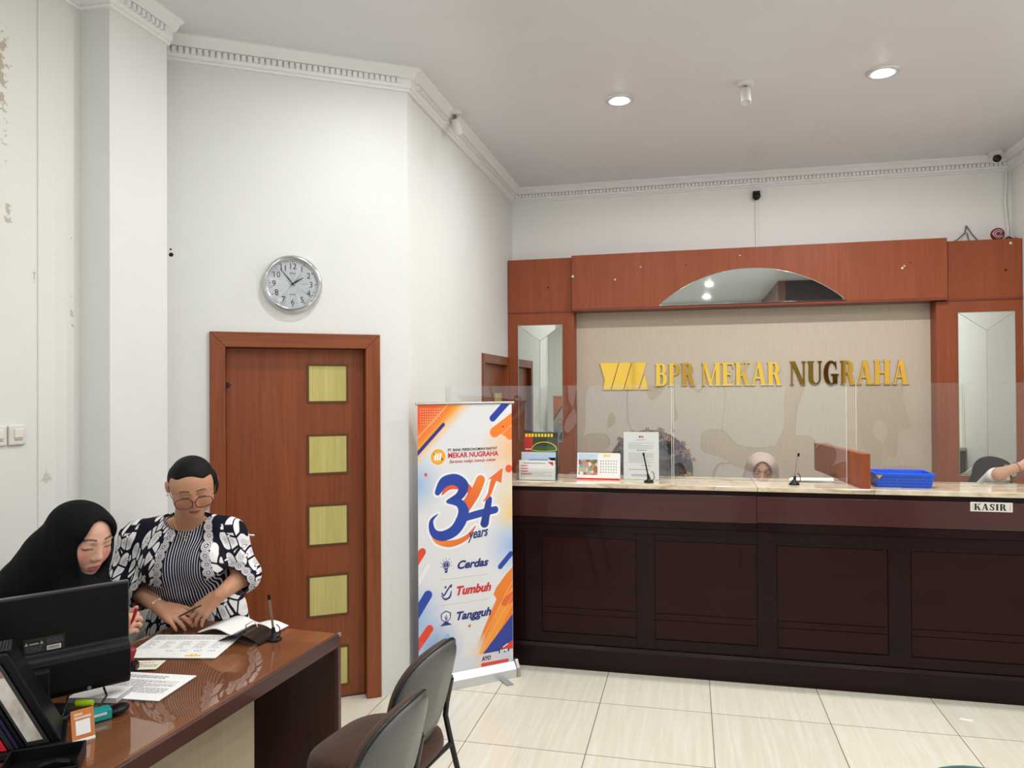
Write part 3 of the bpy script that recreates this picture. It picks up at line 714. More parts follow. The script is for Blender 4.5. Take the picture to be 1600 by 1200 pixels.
def p_front(mb, w, h):
    textlines(mb, -w/2+.03, w/2-.06, h*.80, h*.90, 1, -.0006, 1); textlines(mb, -w/2+.012, w/2-.02, h*.15, h*.42, 4, -.0006, 0, 3, .22)
    for z in (.70, .56, .42): q4(mb, -w/2+.012, h*z, -w/2+.03+.03*((z*7) % 1), h*z+.005, 2)
    q4(mb, -w/2+.012, h*.28, -w/2+.085, h*.28+.006, 2); mb.add([(w/2-.05, -.0007, h*.92), (w/2-.012, -.0007, h*.92), (w/2-.012, -.0007, h*.72)], [(0, 1, 2)], 2)
def p_mid(mb, w, h):
    q4(mb, -w/2, 0, w/2, h, 3); textlines(mb, -w/2+.05, w/2-.05, h*.62, h*.78, 1, -.0009, 1); mb.add([(w/2-.05, -.0009, h*.80), (w/2, -.0009, h*.55), (w/2, -.0009, h*.80)], [(0, 1, 2)], 4)
def p_back(mb, w, h):
    q4(mb, -w/2, 0, w/2, h, 5); q4(mb, -w/2, 0, -w/2+.055, h*.97, 2, -.0008)
    for k in range(9): q4(mb, -w/2+.008+k*.021, h*.90, -w/2+.022+k*.021, h*.97, 6, -.001)
    for z in (.2, .34, .6): textlines(mb, -w/2+.008, -w/2+.045, h*z, h*z+.02, 1, -.001, 7)
    q4(mb, -w/2+.062, 0, w/2-.01, h*.70, 8, -.0008)
    mb.tube([(.02+.082*math.cos(a), -.0012, h*.62+.03*math.sin(a)+.02*abs(math.sin(a))) for a in np.linspace(0, 2*PI, 30)], .0028, 5, 6)
    q4(mb, -w/2+.078, h*.20, w/2-.055, h*.40, 6, -.0012); q4(mb, -w/2+.075, 0, w/2-.055, h*.19, 7, -.0012)
pm = [pap_grey, blue_ink, red_ink, lbl, black_pl, olv, yel, pap, grn]
leaflet('leaflet', .235, .125, (-.956, 4.696, ZT+.003), -.06, .02, 'white leaflet with red lines, front one in the clear holder', p_front, pm, 'leaflets in the clear holder')
leaflet('leaflet', .225, .175, (-.953, 4.730, ZT+.003), -.05, .02, 'pale blue headed leaflet, middle one in the clear holder', p_mid, pm, 'leaflets in the clear holder')
leaflet('leaflet', .225, .30, (-.945, 4.780, ZT+.003), -.04, .02, 'dark green and red brochure, rearmost in the clear holder', p_back, pm, 'leaflets in the clear holder')

cal = thing('desk_calendar', 'desk calendar with a landscape picture and red base band', 'calendar', (-.575, 4.80, ZT)); cal.rotation_euler = (-.14, 0, -.02)
MB().box(-.138, 0, 0, .138, .004, .172).build('card', pap, cal)
mb = MB(); q4(mb, -.138, 0, .138, .010, 0); q4(mb, -.128, .030, -.005, .165, 1)
def calpic():
    m = mat('calendar_picture', (120, 150, 90), .6)
    n = N(m, 'ShaderNodeTexVoronoi', Scale=38.); L(m, objco(m), n.inputs['Vector'])
    n2 = N(m, 'ShaderNodeSeparateXYZ'); L(m, n.outputs['Color'], n2.inputs[0])
    L(m, ramp(m, n2.outputs[0], [(0, (66, 84, 40)), (.25, (214, 206, 190)), (.45, (178, 88, 50)), (.62, (104, 124, 60)), (.8, (236, 232, 224)), (.92, (120, 150, 190))]), BS(m).inputs['Base Color']); return m
q4(mb, -.128, .128, -.005, .165, 2, -.0009); q4(mb, .03, .150, .075, .160, 3)
for r in range(5):
    for k in range(7): q4(mb, .012+k*.0165, .045+r*.018, .020+k*.0165, .051+r*.018, 4 if k else 0)
mb.build('print', [red_ink, calpic(), lbl, yel, pap_grey], cal, fix=False)
MB().box(-.138, .03, .008, .138, .033, .165).build('back_card', pap, cal)
for x in np.linspace(-.12, .12, 16): pass
MB().tube([(x, .003+.006*math.cos(k*PI), .170+.004*math.sin(k*1.57)) for k, x in enumerate(np.linspace(-.13, .13, 60))], .0012, 5).build('wire_spiral', satin, cal)

no = thing('notice_stand', 'framed white notice sheet standing on the counter before the wreath', 'notice', (-.305, 4.85, ZT+.001)); no.rotation_euler = (-.07, 0, .0)
MB().box(-.112, 0, 0, .112, .003, .305).build('notice_sheet', pap, no)
mb = MB(); q4(mb, -.014, .268, -.004, .280, 2); q4(mb, -.002, .270, .016, .278, 2)
textlines(mb, -.028, .028, .25, .258, 1, -.0006, 0); textlines(mb, -.08, .08, .195, .238, 5, -.0006, 0, 5, .25); textlines(mb, -.028, .032, .183, .193, 1, -.0006, 3)
textlines(mb, -.08, .08, .105, .172, 8, -.0006, 0, 9, .25); textlines(mb, .0, .06, .085, .095, 1, -.0006, 0); textlines(mb, -.08, .05, .06, .068, 1, -.0006, 1); textlines(mb, -.06, .055, .018, .036, 2, -.0006, 1)
mb.build('print', [pap_grey, blue_ink, red_ink, ink], no, fix=False)
MB().box(-.118, -.003, 0, .118, -.001, .312).box(-.118, -.035, 0, .118, .05, .003).build('clear_stand', clear_pl, no)

def desk_pen(loc, label, lean_x, lean_y, ln, rz=0., silver=True):
    t = thing('desk_pen', label, 'pen', loc, rz, 'desk pens in black bases')
    mb = MB().lathe([(0, .0), (.030, .0), (.031, .006), (.024, .012), (.012, .016), (.011, .03), (0, .03)], 24)
    mb.build('pen_base', black_pl, t)
    a = np.array((0, 0, .018)); d = np.array((lean_x, lean_y, 1.)); d /= np.linalg.norm(d)
    MB().tube([a, a+d*.022, a+d*.034], [.009, .008, .006], 14).build('pen_socket', black_pl, t)
    MB().tube([a+d*.030, a+d*.036, a+d*(ln-.016), a+d*(ln-.014), a+d*ln], [.0038, .0046, .0042, .0058, .0058], 12, 0).build('pen_barrel', satin if silver else black_pl, t)
    MB().tube([a+d*(ln-.016), a+d*(ln+.004)], .0060, 12).build('pen_cap', black_pl, t)
    mb = MB(); q = []
    for k in range(14):
        f = k/13; q.append((.016+.020*math.sin(f*PI)+.008*math.sin(f*9)*.4, -.012, .012+f*ln*.35))
    mb.tube(q, .0022, 6); mb.build('pen_cord', black_pl, t)
    return t
desk_pen((-.250, 4.725, ZT), 'black desk pen in front of the white notice sheet', -.20, .0, .165, silver=False)
desk_pen((.610, 4.765, ZT), 'desk pen with silver barrel and coiled cord beside the loose papers', .16, .0, .17)
sl = MB()
for k in range(5): sl.obox((.735+.003*k, 5.002-.004*k, ZT+.0015+k*.0022), (.125, .01*k*.3, 0), (.01, .078, 0), (0, 0, .001))
tag(sl.build('paper_stack', pap), 'loose white sheets on the counter beside the divider', 'papers')
for (x, y, s_, lab) in ((.23, 4.93, .05, 'worn dark patch of tape on the marble before the beige headscarf'), (.45, 4.915, .04, 'second worn patch of tape on the marble, nearer the desk pen'), (1.66, 4.90, .09, 'dark sticker patch on the marble above the cashier plate')):
    tag(MB().box(x-s_/2, y-.012, ZT, x+s_/2, y+.012, ZT+.0008).build('tape_patch', mat('old_tape', (150, 134, 104), .5)), lab, 'tape', 'worn tape patches')
cd_ = thing('card_box', 'small white box with a yellow dot at the right end of the counter', 'box', (1.975, 4.93, ZT))
MB().box(-.05, 0, 0, .05, .06, .055).build('carton', pap, cd_, bevel=.002)
MB().lathe([(0, -.001), (.014, 0)], 16, c=(.02, -.0003, .022), axis='y').build('yellow_dot', yel, cd_)

# dried flower wreath on the low cupboard behind the counter
cr = thing('back_cupboard', 'low brown cupboard along the panelling behind the counter', 'cupboard', (-.22, 6.40, 0))
MB().box(-1.34, -.20, .06, 1.34, .148, .68).build('cupboard_body', pan_wood, cr, bevel=.003)
MB().box(-1.345, -.21, .68, 1.345, .148, .705).build('cupboard_top', pan_wood_lip, cr, bevel=.003)
MB().box(-1.3, -.17, 0, 1.3, .12, .06).build('cupboard_plinth', dark_gap, cr)
for k in range(4):
    dd = MB().box(-1.33+k*.667, -.215, .08, -.675+k*.667, -.20, .66).build('cupboard_door', pan_wood, cr, bevel=.003)
    MB().tube([(-.74+k*.667, -.214, .50), (-.74+k*.667, -.235, .51), (-.74+k*.667, -.235, .58), (-.74+k*.667, -.214, .59)], .005, 8).build('door_handle', satin, dd)
c2 = thing('drawer_cabinet', 'reddish drawer cabinet under the right wall mirror', 'cabinet', (1.86, 6.40, 0))
MB().box(-.30, -.20, 0, .64, .148, .985).build('cabinet_body', pan_wood, c2, bevel=.003)
MB().box(-.31, -.21, .985, .645, .148, 1.005).build('cabinet_top', pan_wood_lip, c2, bevel=.003)
for k in range(4):
    dd = MB().box(-.285, -.215, .05+k*.233, .625, -.20, .27+k*.233).build('drawer', pan_wood, c2, bevel=.003)
    MB().tube([(.10, -.214, .17+k*.233), (.10, -.235, .17+k*.233), (.24, -.235, .17+k*.233), (.24, -.214, .17+k*.233)], .005, 8).build('drawer_handle', satin, dd)
wr = thing('dried_wreath', 'round wreath of dried dusty pink flowers behind the notice sheet', 'wreath', (-.325, 6.36, .706)); 
petal_cols = [mat('petal_%s' % n, c, .8) for n, c in (('rust', (150, 98, 74)), ('rose', (158, 108, 100)), ('straw', (176, 146, 104)), ('grey', (120, 108, 100)), ('plum', (104, 66, 70)))]
RW = .30; wz = .372
MB().tube([(RW*math.cos(a), 0, wz+RW*.92*math.sin(a)) for a in np.linspace(0, 2*PI, 49)[:-1]], .05, 10, closed=True).build('twig_ring', mat('twig', (88, 72, 62), .9, bump=(60, 1., .02)), wr)
mb = MB().lathe([(0, -.02), (.24, -.02), (.25, .0), (.25, .03), (0, .03)], 40, axis='y'); mb.xf(Matrix.Translation((0, .03, wz)))
mb.build('backing_disc', mat('wreath_grey', (104, 100, 98), .7), wr)
rr = random.Random(4)
fl = MB()
for k in range(230):
    a = rr.uniform(0, 2*PI); rad = RW+rr.gauss(0, .036); c = np.array((rad*math.cos(a), -abs(rr.gauss(.05, .022)), wz+rad*.92*math.sin(a))); m = rr.randrange(5); s = rr.uniform(.014, .034)
    ax = np.array((rr.gauss(0, 1)+.8*math.cos(a), -1.1, rr.gauss(0, 1)+.8*math.sin(a))); ax /= np.linalg.norm(ax)
    u = np.cross(ax, (0.3, .2, 1)); u /= np.linalg.norm(u); w = np.cross(ax, u); npet = rr.choice((5, 6, 7))
    for j in range(npet):
        b = 2*PI*j/npet; d = u*math.cos(b)+w*math.sin(b); e = -u*math.sin(b)+w*math.cos(b)
        fl.add([c, c+d*s*.6+e*s*.32+ax*s*.25, c+d*s*1.25+ax*s*.55, c+d*s*.6-e*s*.32+ax*s*.25], [(0, 1, 2, 3)], m)
    fl.ball(c+ax*s*.2, s*.28, 6, (m+2) % 5)
fo = fl.build('dried_flowers', petal_cols, wr, fix=False); fo['kind'] = 'stuff'

# scrap of paper on the floor
tag(MB().obox((1.400, 4.368, .0012), (.030, -.006, 0), (.003, .010, 0), (0, 0, .001)).build('paper_scrap', pap), 'tiny white scrap of paper on the floor before the counter', 'scrap')
# ------------------------------------------------------------------ roll-up banner
BA = math.radians(40.87)
bn = thing('roll_up_banner', 'tall white roll-up banner with blue and orange shapes and a big 34', 'banner', (-1.526, 4.058, 0), BA)
BW, BZ0, BZ1 = .612, .082, 1.665
def attr_mat(name, attr, rough=.5, coat=0., spec=.5):
    m = mat(name, (200, 200, 200), rough, coat=coat, spec=spec)
    a = N(m, 'ShaderNodeAttribute', attribute_name=attr); L(m, a.outputs['Color'], BS(m).inputs['Base Color']); return m
def set_color(o, cols, attr='print'):
    ca = o.data.color_attributes.new(attr, 'FLOAT_COLOR', 'POINT')
    c = np.ones((len(o.data.vertices), 4), np.float32); c[:, :3] = cols; ca.data.foreach_set('color', c.ravel())
lin = lambda *c: np.array(srgb(*c)[:3])
def banner_print():
    nu, nv = 260, 680
    u = np.linspace(0, BW, nu); v = np.linspace(BZ0, BZ1, nv); U, V = np.meshgrid(u, v)
    C = np.empty((nv, nu, 3)); C[:] = lin(226, 227, 230)
    def put(mask, col):
        m = np.clip(mask, 0, 1)[..., None]; C[:] = C*(1-m)+m*(lin(*col) if isinstance(col, tuple) else col)
    def seg(a, b):
        ax, ay = a; bx, by = b; dx, dy = bx-ax, by-ay; t = np.clip(((U-ax)*dx+(V-ay)*dy)/(dx*dx+dy*dy), 0, 1)
        return np.hypot(U-ax-t*dx, V-ay-t*dy), t
    AA = .0016
    edge = lambda d: np.clip(-d/AA+.5, 0, 1)
    cap = lambda a, b, r: edge(seg(a, b)[0]-r)
    def poly(pts):
        ins = np.zeros(U.shape, bool); n = len(pts)
        for i in range(n):
            (x0, y0), (x1, y1) = pts[i], pts[(i+1) % n]
            if y0 == y1: continue
            ins ^= ((V > min(y0, y1)) & (V <= max(y0, y1)) & (U < x0+(V-y0)*(x1-x0)/(y1-y0)))
        return ins.astype(float)
    def side(a, b): # signed distance left of a->b
        dx, dy = b[0]-a[0], b[1]-a[1]; return ((U-a[0])*-dy+(V-a[1])*dx)/math.hypot(dx, dy)
    glow = lambda c, r, p=2: np.clip(1-np.hypot(U-c[0], V-c[1])/r, 0, 1)**p
    put(.75*glow((-.02, 1.20), .20, 1.2), (96, 160, 226)); put(.8*glow((-.02, .44), .22, 1.2), (120, 176, 232)); put(.85*glow((.10, .24), .20, 1.1), (86, 140, 214))
    put(.75*glow((.62, .80), .22, 1.2), (110, 168, 232)); put(.75*glow((.62, 1.05), .20, 1.1), (240, 206, 110)); put(.7*glow((.60, .98), .10), (246, 196, 80))
    put(.8*glow((.62, 1.38), .24, 1), (244, 178, 80)); put(.8*glow((.42, .12), .16, 1.2), (246, 196, 110))
    # orange wash, top left
    d = side((.013, 1.31), (.36, 1.663)); put(np.clip(d/.075, 0, 1), (246, 180, 70)); put(np.clip((d-.05)/.05, 0, 1), (238, 130, 44)); put(np.clip((d-.115)/.06, 0, 1), (232, 92, 36))
    put(edge(np.abs(side((.016, 1.487), (.185, 1.657)))-.0012), (250, 226, 200)); put(.6*edge(np.abs(side((.012, 1.345), (.33, 1.66)))-.001), (252, 226, 170))
    put(cap((.160, 1.545), (-.01, 1.372), .0105), (44, 44, 128))
    for i in range(9):
        for j in range(7):
            if i+j < 12: put(edge(np.hypot(U-(.019+.0145*i), V-(1.637-.0148*j))-.0024), (252, 214, 190))
    # top right
    put(poly([(.50, 1.665), (.61, 1.665), (.61, 1.62), (.47, 1.47)]), (232, 232, 238))
    put(cap((.60, 1.69), (.482, 1.575), .021), (28, 56, 160))
    put(poly([(.612, 1.60), (.470, 1.508), (.612, 1.44)]), (240, 128, 36)); put(cap((.64, 1.585), (.495, 1.490), .032), (240, 128, 36)); put(cap((.64, 1.50), (.60, 1.47), .03), (240, 128, 36))
    put(edge(np.hypot(U-.552, V-1.522)-.006), (96, 70, 90)); put(edge(np.abs(side((.52, 1.455), (.62, 1.54)))-.001), (252, 220, 190))
    for i in range(8):
        for j in range(8): put(.5*edge(np.hypot(U-(.50+.0145*i), V-(1.30+.0148*j))-.002)*(U > .5), (252, 220, 170))
    put(edge(np.hypot(U-.590, V-1.264)-.024), (234, 90, 46)); put(edge(np.hypot(U-.049, V-1.257)-.010), (216, 84, 60))
    # left bars
    red, blue = (226, 72, 44), (34, 70, 168)
    put(cap((.024, .812), (-.03, .735), .0235), red); put(cap((.062, .728), (-.03, .592), .018), (236, 236, 240)); put(edge(np.abs(seg((.062, .728), (-.03, .592))[0]-.018)-.0008), (176, 178, 184))
    put(cap((.058, .560), (-.03, .434), .027), blue); put(cap((.066, .362), (-.04, .232), .0245), red)
    put(cap((.178, .302), (.09, .222), .016), (140, 190, 232)); put(cap((.112, .216), (.0, .10), .036), (36, 68, 168))
    for i in range(7):
        for j in range(8): put(.8*edge(np.hypot(U-(.012+.012*i), V-(.20+.0125*j))-.002)*(i+j < 12), (150, 190, 236))
    put(cap((.60, .742), (.528, .672), .0165), blue)
    # right orange sweep and blue triangle
    put(poly([(.612, .66), (.560, .615), (.497, .545), (.480, .510), (.500, .480), (.30, .09), (.612, .09)])*np.clip((U+V*.55-.48)/.10, 0, 1), (238, 128, 40))
    put(poly([(.612, .54), (.54, .47), (.36, .13), (.42, .13), (.612, .43)])*.8, (246, 160, 60)); put(.8*cap((.62, .485), (.56, .455), .028), (230, 86, 46))
    put(edge(np.abs(side((.33, .13), (.60, .56)))-.0012)*(V > .12), (252, 214, 150)); put(edge(np.abs(side((.36, .13), (.62, .50)))-.001)*(V > .12), (252, 204, 130))
    put(poly([(.612, .375), (.54, .30), (.41, .165), (.40, .09), (.612, .09)]), (44, 62, 150)); put(edge(.0-side((.62, .165), (.0, .165))*-1) if False else (V < .163).astype(float)*np.clip((U+.05)/.2, .75, 1)*.92, (216, 220, 228))
    put(.55*glow((.42, .11), .1, 1)*(V < .163), (246, 206, 150))
    # the big 34 with its white outline
    def stroke(pts, rr, col, col2=None, out=.012):
        pts = np.array(pts, float); tt = np.linspace(0, len(pts)-1.001, 60); ii = tt.astype(int); f = (tt-ii)[:, None]
        p0, p1, p2, p3 = (pts[np.clip(ii+k, 0, len(pts)-1)] for k in (-1, 0, 1, 2))
        P = .5*(2*p1+(p2-p0)*f+(2*p0-5*p1+4*p2-p3)*f*f+(3*p1-p0-3*p2+p3)*f**3); R = np.interp(tt, np.linspace(0, len(rr)-1, len(rr))*(len(pts)-1)/(len(rr)-1), rr)
        D = np.full(U.shape, 9.); T = np.zeros(U.shape)
        for k in range(len(P)-1):
            d_, t_ = seg(P[k], P[k+1]) if np.linalg.norm(P[k+1]-P[k]) > 1e-6 else (np.full(U.shape, 9.), 0)
            d_ = d_-(R[k]+(R[k+1]-R[k])*t_); m = d_ < D; D = np.where(m, d_, D); T = np.where(m, (k+t_)/len(P), T)
        return D, T, col, col2, out
    layers = [
        stroke([(.078, .925), (.115, .868), (.20, .843), (.30, .868), (.366, .935)], [.004, .014, .020, .015, .002], (240, 150, 60), (226, 96, 40)),
        stroke([(.150, 1.135), (.190, 1.178), (.25, 1.185), (.305, 1.17), (.33, 1.13), (.28, 1.075)], [.004, .02, .026, .024, .018, .003], (232, 90, 50)),
        stroke([(.398, 1.205), (.355, 1.12), (.265, .985)], [.030, .032, .020], (238, 128, 40), (226, 90, 40)),
        stroke([(.250, .975), (.36, 1.000), (.495, 1.020)], [.018, .023, .022], (36, 68, 160)),
        stroke([(.455, 1.085), (.424, .945)], [.020, .028], (34, 64, 158), (28, 52, 140)),
        stroke([(.122, 1.150), (.165, 1.208), (.235, 1.217), (.285, 1.178), (.262, 1.122), (.185, 1.092)], [.018, .032, .034, .034, .026, .010], (30, 70, 168), (24, 54, 146)),
        stroke([(.185, 1.092), (.262, 1.075), (.285, 1.010), (.235, .925), (.155, .893), (.095, .918), (.082, .985), (.125, 1.025)], [.010, .026, .036, .034, .030, .022, .012, .001], (30, 70, 168), (30, 60, 160)),
        stroke([(.415, 1.075), (.455, 1.115), (.480, 1.185), (.498, 1.215)], [.002, .012, .018, .017], (232, 110, 44))]
    for D, T, col, col2, out in layers: put(edge(D-out), (240, 241, 244))
    put(poly([(.455, 1.213), (.548, 1.272), (.538, 1.180)]), (232, 110, 44))
    for D, T, col, col2, out in layers:
        c = lin(*col); c = c if col2 is None else c*(1-T[..., None])+lin(*col2)*T[..., None]; m = np.clip(-D/AA+.5, 0, 1)[..., None]; C[:] = C*(1-m)+c*m
    put(poly([(.452, 1.208), (.542, 1.262), (.532, 1.185), (.510, 1.20)]), (232, 110, 44))
    # round gold badge
    r = np.hypot(U-.126, V-1.357); put(edge(r-.048), (248, 232, 190)); put(edge(r-.045), (236, 164, 32)); put(edge(r-.036)*.5, (246, 190, 60))
    put(poly([(.094, 1.378), (.104, 1.378), (.106, 1.360)]), (20, 20, 24)); put(poly([(.143, 1.338), (.158, 1.338), (.146, 1.356)]), (20, 20, 24))
    for k in range(3): put(poly([(.106+k*.016, 1.378), (.116+k*.016, 1.378), (.112+k*.016, 1.338), (.100+k*.016, 1.338)]), (250, 250, 250))
    # three small icons
    nv_ = (34, 44, 128)
    r = np.hypot(U-.173, V-.722); put(edge(np.abs(r-.021)-.0026), nv_); put(edge(r-.016), nv_); put(edge(np.abs(U-.173)-.001)*(r < .016), (230, 230, 234))
    put(poly([(.162, .704), (.184, .704), (.181, .676), (.165, .676)]), nv_); put(edge(np.abs(V-.690)-.001)*(np.abs(U-.173) < .012), (230, 230, 234))
    for a in np.linspace(-.3, PI+.3, 7): put(cap((.173+.030*math.cos(a), .724+.030*math.sin(a)), (.173+.038*math.cos(a), .724+.038*math.sin(a)), .0014), nv_)
    D, T, *_ = stroke([(.142, .545), (.165, .522), (.195, .532), (.205, .565)], [.002, .006, .006, .003], nv_); put(edge(D), nv_)
    D, T, *_ = stroke([(.146, .560), (.158, .545), (.185, .580), (.202, .596)], [.004, .005, .005, .004], nv_); put(edge(D), nv_); put(poly([(.19, .598), (.212, .606), (.206, .582)]), nv_); put(edge(np.hypot(U-.168, V-.592)-.007), nv_)
    sh = poly([(.138, .44), (.170, .455), (.202, .44), (.200, .405), (.170, .378), (.140, .405)]); si = poly([(.144, .436), (.170, .448), (.196, .436), (.194, .407), (.170, .386), (.146, .407)])
    put(sh, nv_); put(si, (228, 229, 233)); put(poly([(.132, .368), (.170, .396), (.208, .368)]), nv_)
    put(cap((.170, .412), (.166, .398), .003), nv_); put(cap((.170, .412), (.178, .400), .003), nv_); put(edge(np.hypot(U-.172, V-.424)-.0045), nv_); put(cap((.160, .418), (.182, .412), .002), nv_)
    for z in (.637, .487): put(edge(np.abs(V-z)-.0012)*(U > .136)*(U < .448), (206, 172, 150))
    put(edge(np.hypot(U-.321, V-.343)-.009), (226, 104, 50))
    put(cap((.405, .097), (.572, .097), .0105), (222, 70, 60)); put(poly([(.515, .148), (.585, .148), (.585, .173), (.515, .173)]), (30, 30, 40)); put(poly([(.53, .175), (.612, .215), (.612, .165), (.59, .165)]), (222, 60, 50))
    put(cap((.545, .182), (.575, .197), .003), (244, 244, 244)); put(edge(np.maximum(np.abs(U-.024), np.abs(V-.132))-.010), (216, 50, 50))
    vs = np.stack([U.ravel(), np.zeros(U.size), V.ravel()], 1)
    idx = np.arange(nu*nv).reshape(nv, nu); F = np.stack([idx[:-1, :-1], idx[:-1, 1:], idx[1:, 1:], idx[1:, :-1]], -1).reshape(-1, 4)
    me = bpy.data.meshes.new('printed_sheet'); me.from_pydata(vs.tolist(), [], F.tolist())
    o = bpy.data.objects.new('printed_sheet', me); COL.objects.link(o); o.parent = bn
    me.materials.append(attr_mat('banner_print', 'print', .5)); set_color(o, C.reshape(-1, 3))
    return o
sheet = banner_print()
navy_ink = mat('navy_ink', (38, 42, 120), .5); brown_ink = mat('rust_ink', (196, 96, 70), .5); crim = mat('crimson_ink', (206, 40, 48), .5); white_ink = mat('white_ink', (240, 240, 240), .5)
def btext(name, txt, size, x, z, m, align='LEFT', width=None, **k):
    mb = MB().text(txt, size, 0, 0, -.0012, align='LEFT', **k)
    if width:
        xs_ = [p[0] for p in mb.v]; s_ = width/(max(xs_)-min(xs_)); mb.v = [(p[0]*s_, p[1], p[2]) for p in mb.v]
    mb.v = [(p[0]+x, p[1], p[2]+z) for p in mb.v]
    return mb.build(name, m, sheet, fix=False)
btext('company_line', 'PT. BANK PEREKONOMIAN RAKYAT', .022, .187, 1.386, ink, width=.323, bold=.0004)
btext('company_name', 'MEKAR NUGRAHA', .042, .187, 1.348, crim, width=.330, bold=.0012)
btext('slogan', 'Bersama melaju menuju sukses', .026, .195, 1.317, brown_ink, width=.305, shear=.35, bold=.0005)
btext('years_word', 'years', .082, .318, .858, navy_ink, width=.134, shear=.35, bold=.002, rot=.07)
btext('slogan_word', 'Cerdas', .066, .238, .690, navy_ink, width=.203, shear=.3, bold=.0026)
btext('slogan_word', 'Tumbuh', .070, .229, .537, crim, width=.227, shear=.3, bold=.003)
btext('slogan_word', 'Tangguh', .066, .228, .390, navy_ink, width=.227, shear=.3, bold=.0026)
btext('partner_word', 'AYO', .034, .400, .122, navy_ink, width=.062, shear=.2, bold=.0015)
btext('partner_word', 'BPR', .026, .521, .150, white_ink, width=.058, bold=.001)
MB().tube([(-.012, 0, 1.668), (.626, 0, 1.668)], .008, 12).build('top_rail', satin, bn)
MB().prism([(-.045, 0), (.045, 0), (.045, .045), (.03, .075), (.006, .088), (-.012, .088), (-.045, .05)], 0, .615, axis='x').build('base_box', mat('silver_base', (208, 210, 210), .3, .6), bn, bevel=.003)
for x in (-.022, .615): MB().prism([(-.05, 0), (.05, 0), (.05, .05), (.035, .085), (.006, .10), (-.018, .10), (-.05, .055)], x, x+.022, axis='x').build('end_cap', mat('cap_blue', (46, 104, 168), .4) if x < 0 else satin, bn, bevel=.003)
MB().tube([(.306, .018, .02), (.306, .018, 1.66)], .007, 10).build('support_pole', satin, bn)
for x in (.10, .52): MB().box(x-.022, -.14, 0, x+.022, .12, .008).build('foot', mat('grey_foot', (150, 152, 156), .4), bn, bevel=.004)

# ------------------------------------------------------------------ visitor chairs
def fabric(name, a, b):
    m = mat(name, b, .95, spec=.15, sheen=.15)
    n = N(m, 'ShaderNodeTexNoise', Scale=420., Detail=2.); L(m, objco(m), n.inputs['Vector'])
    L(m, ramp(m, n.outputs['Fac'], [(.35, a), (.65, b)]), BS(m).inputs['Base Color'])
    bp = N(m, 'ShaderNodeBump', Strength=.5, Distance=.002); L(m, n.outputs['Fac'], bp.inputs['Height']); L(m, bp.outputs['Normal'], BS(m).inputs['Normal']); return m
brown_fab = fabric('brown_fabric', (60, 42, 32), (86, 62, 48)); teal_fab = fabric('teal_fabric', (14, 82, 80), (26, 108, 104))
shell_m = mat('grey_shell', (92, 92, 90), .32, bump=(500., .25, .001)); frame_m = mat('black_tube', (16, 18, 22), .3); piping_m = mat('black_piping', (18, 22, 30), .35)
def sup(a, n): c, s = math.cos(a), math.sin(a); return math.copysign(abs(c)**(2/n), c), math.copysign(abs(s)**(2/n), s)
def dome(w, h, n, prof, bend, seg=48, m=0):
    """padded panel: superellipse outline w x h, rings of (scale, thickness) - in x-z with y thickness, bent backwards at the sides"""
    mb = MB(); vs = []; fs = []
    for sc, th in prof:
        for k in range(seg):
            cx, cz = sup(2*PI*k/seg, n); x, z = w*sc*cx, h*sc*cz
            vs.append((x, th-bend*(x/w)**2, z))
    for i in range(len(prof)-1):
        for k in range(seg): fs.append((i*seg+k, i*seg+(k+1) % seg, (i+1)*seg+(k+1) % seg, (i+1)*seg+k))
    fs += [tuple(range(seg)), tuple((len(prof)-1)*seg+k for k in reversed(range(seg)))]
    mb.add(vs, fs, m, True); return mb
def chair(loc, rz, fab, label, name='visitor_chair', group='brown visitor chairs', pip=None):
    t = thing(name, label, 'chair', loc, rz, group)
    BM = Matrix.Translation((0, .205, .668)) @ Matrix.Rotation(-.24, 4, 'X')
    pad = dome(.208, .185, 2.35, [(0.02, -.052), (.5, -.050), (.85, -.042), (.97, -.026), (1., -.008), (1.0, .0)], .035); pad.xf(BM); pad.build('back_pad', fab, t)
    shl = dome(.206, .183, 2.35, [(1.0, -.001), (1.0, .006), (.94, .014), (.6, .022), (.02, .024)], .035); shl.xf(BM); shl.build('back_shell', shell_m, t)
    pts = [(.2085*sup(2*PI*k/60, 2.35)[0], -.002-.035*(sup(2*PI*k/60, 2.35)[0])**2, .1855*sup(2*PI*k/60, 2.35)[1]) for k in range(60)]
    rim = MB().tube(pts, .0065, 8, closed=True); rim.xf(BM); rim.build('back_piping', pip or piping_m, t)
    st_ = dome(.225, .215, 3.2, [(.02, -.040), (.5, -.039), (.85, -.034), (.97, -.018), (1., .006), (1., .022), (.96, .034), (.02, .034)], 0.); st_.xf(Matrix.Translation((0, -.02, .445)) @ Matrix.Rotation(-PI/2, 4, 'X'))
    st_.v = [(x, y, z+.012*(max(0, -y-.1)/.1)*-1) for x, y, z in st_.v]
    st_.build('seat_pad', fab, t)
    sh2 = dome(.215, .205, 3.2, [(1., .0), (.97, .016), (.02, .018)], 0.); sh2.xf(Matrix.Translation((0, -.02, .405)) @ Matrix.Rotation(-PI/2, 4, 'X')); sh2.build('seat_board', black_pl, t)
    for s in (-1, 1):
        MB().tube([(s*.235, -.21, 0), (s*.215, -.19, .20), (s*.205, -.175, .37), (s*.2, -.14, .392), (s*.2, .0, .392)], .011, 10).build('front_leg', frame_m, t)
        MB().tube([(s*.238, .275, 0), (s*.224, .215, .22), (s*.217, .170, .40), (s*.214, .148, .50), (s*.213, .160, .60), (s*.210, .172, .655)], .011, 10).build('rear_leg', frame_m, t)
        MB().tube([(s*.214, .150, .555), (s*.212, .170, .645)], .0155, 10).build('back_bracket', frame_m, t)
    MB().tube([(-.214, .170, .395), (.214, .170, .395)], .010, 10).build('cross_bar', frame_m, t)
    return t
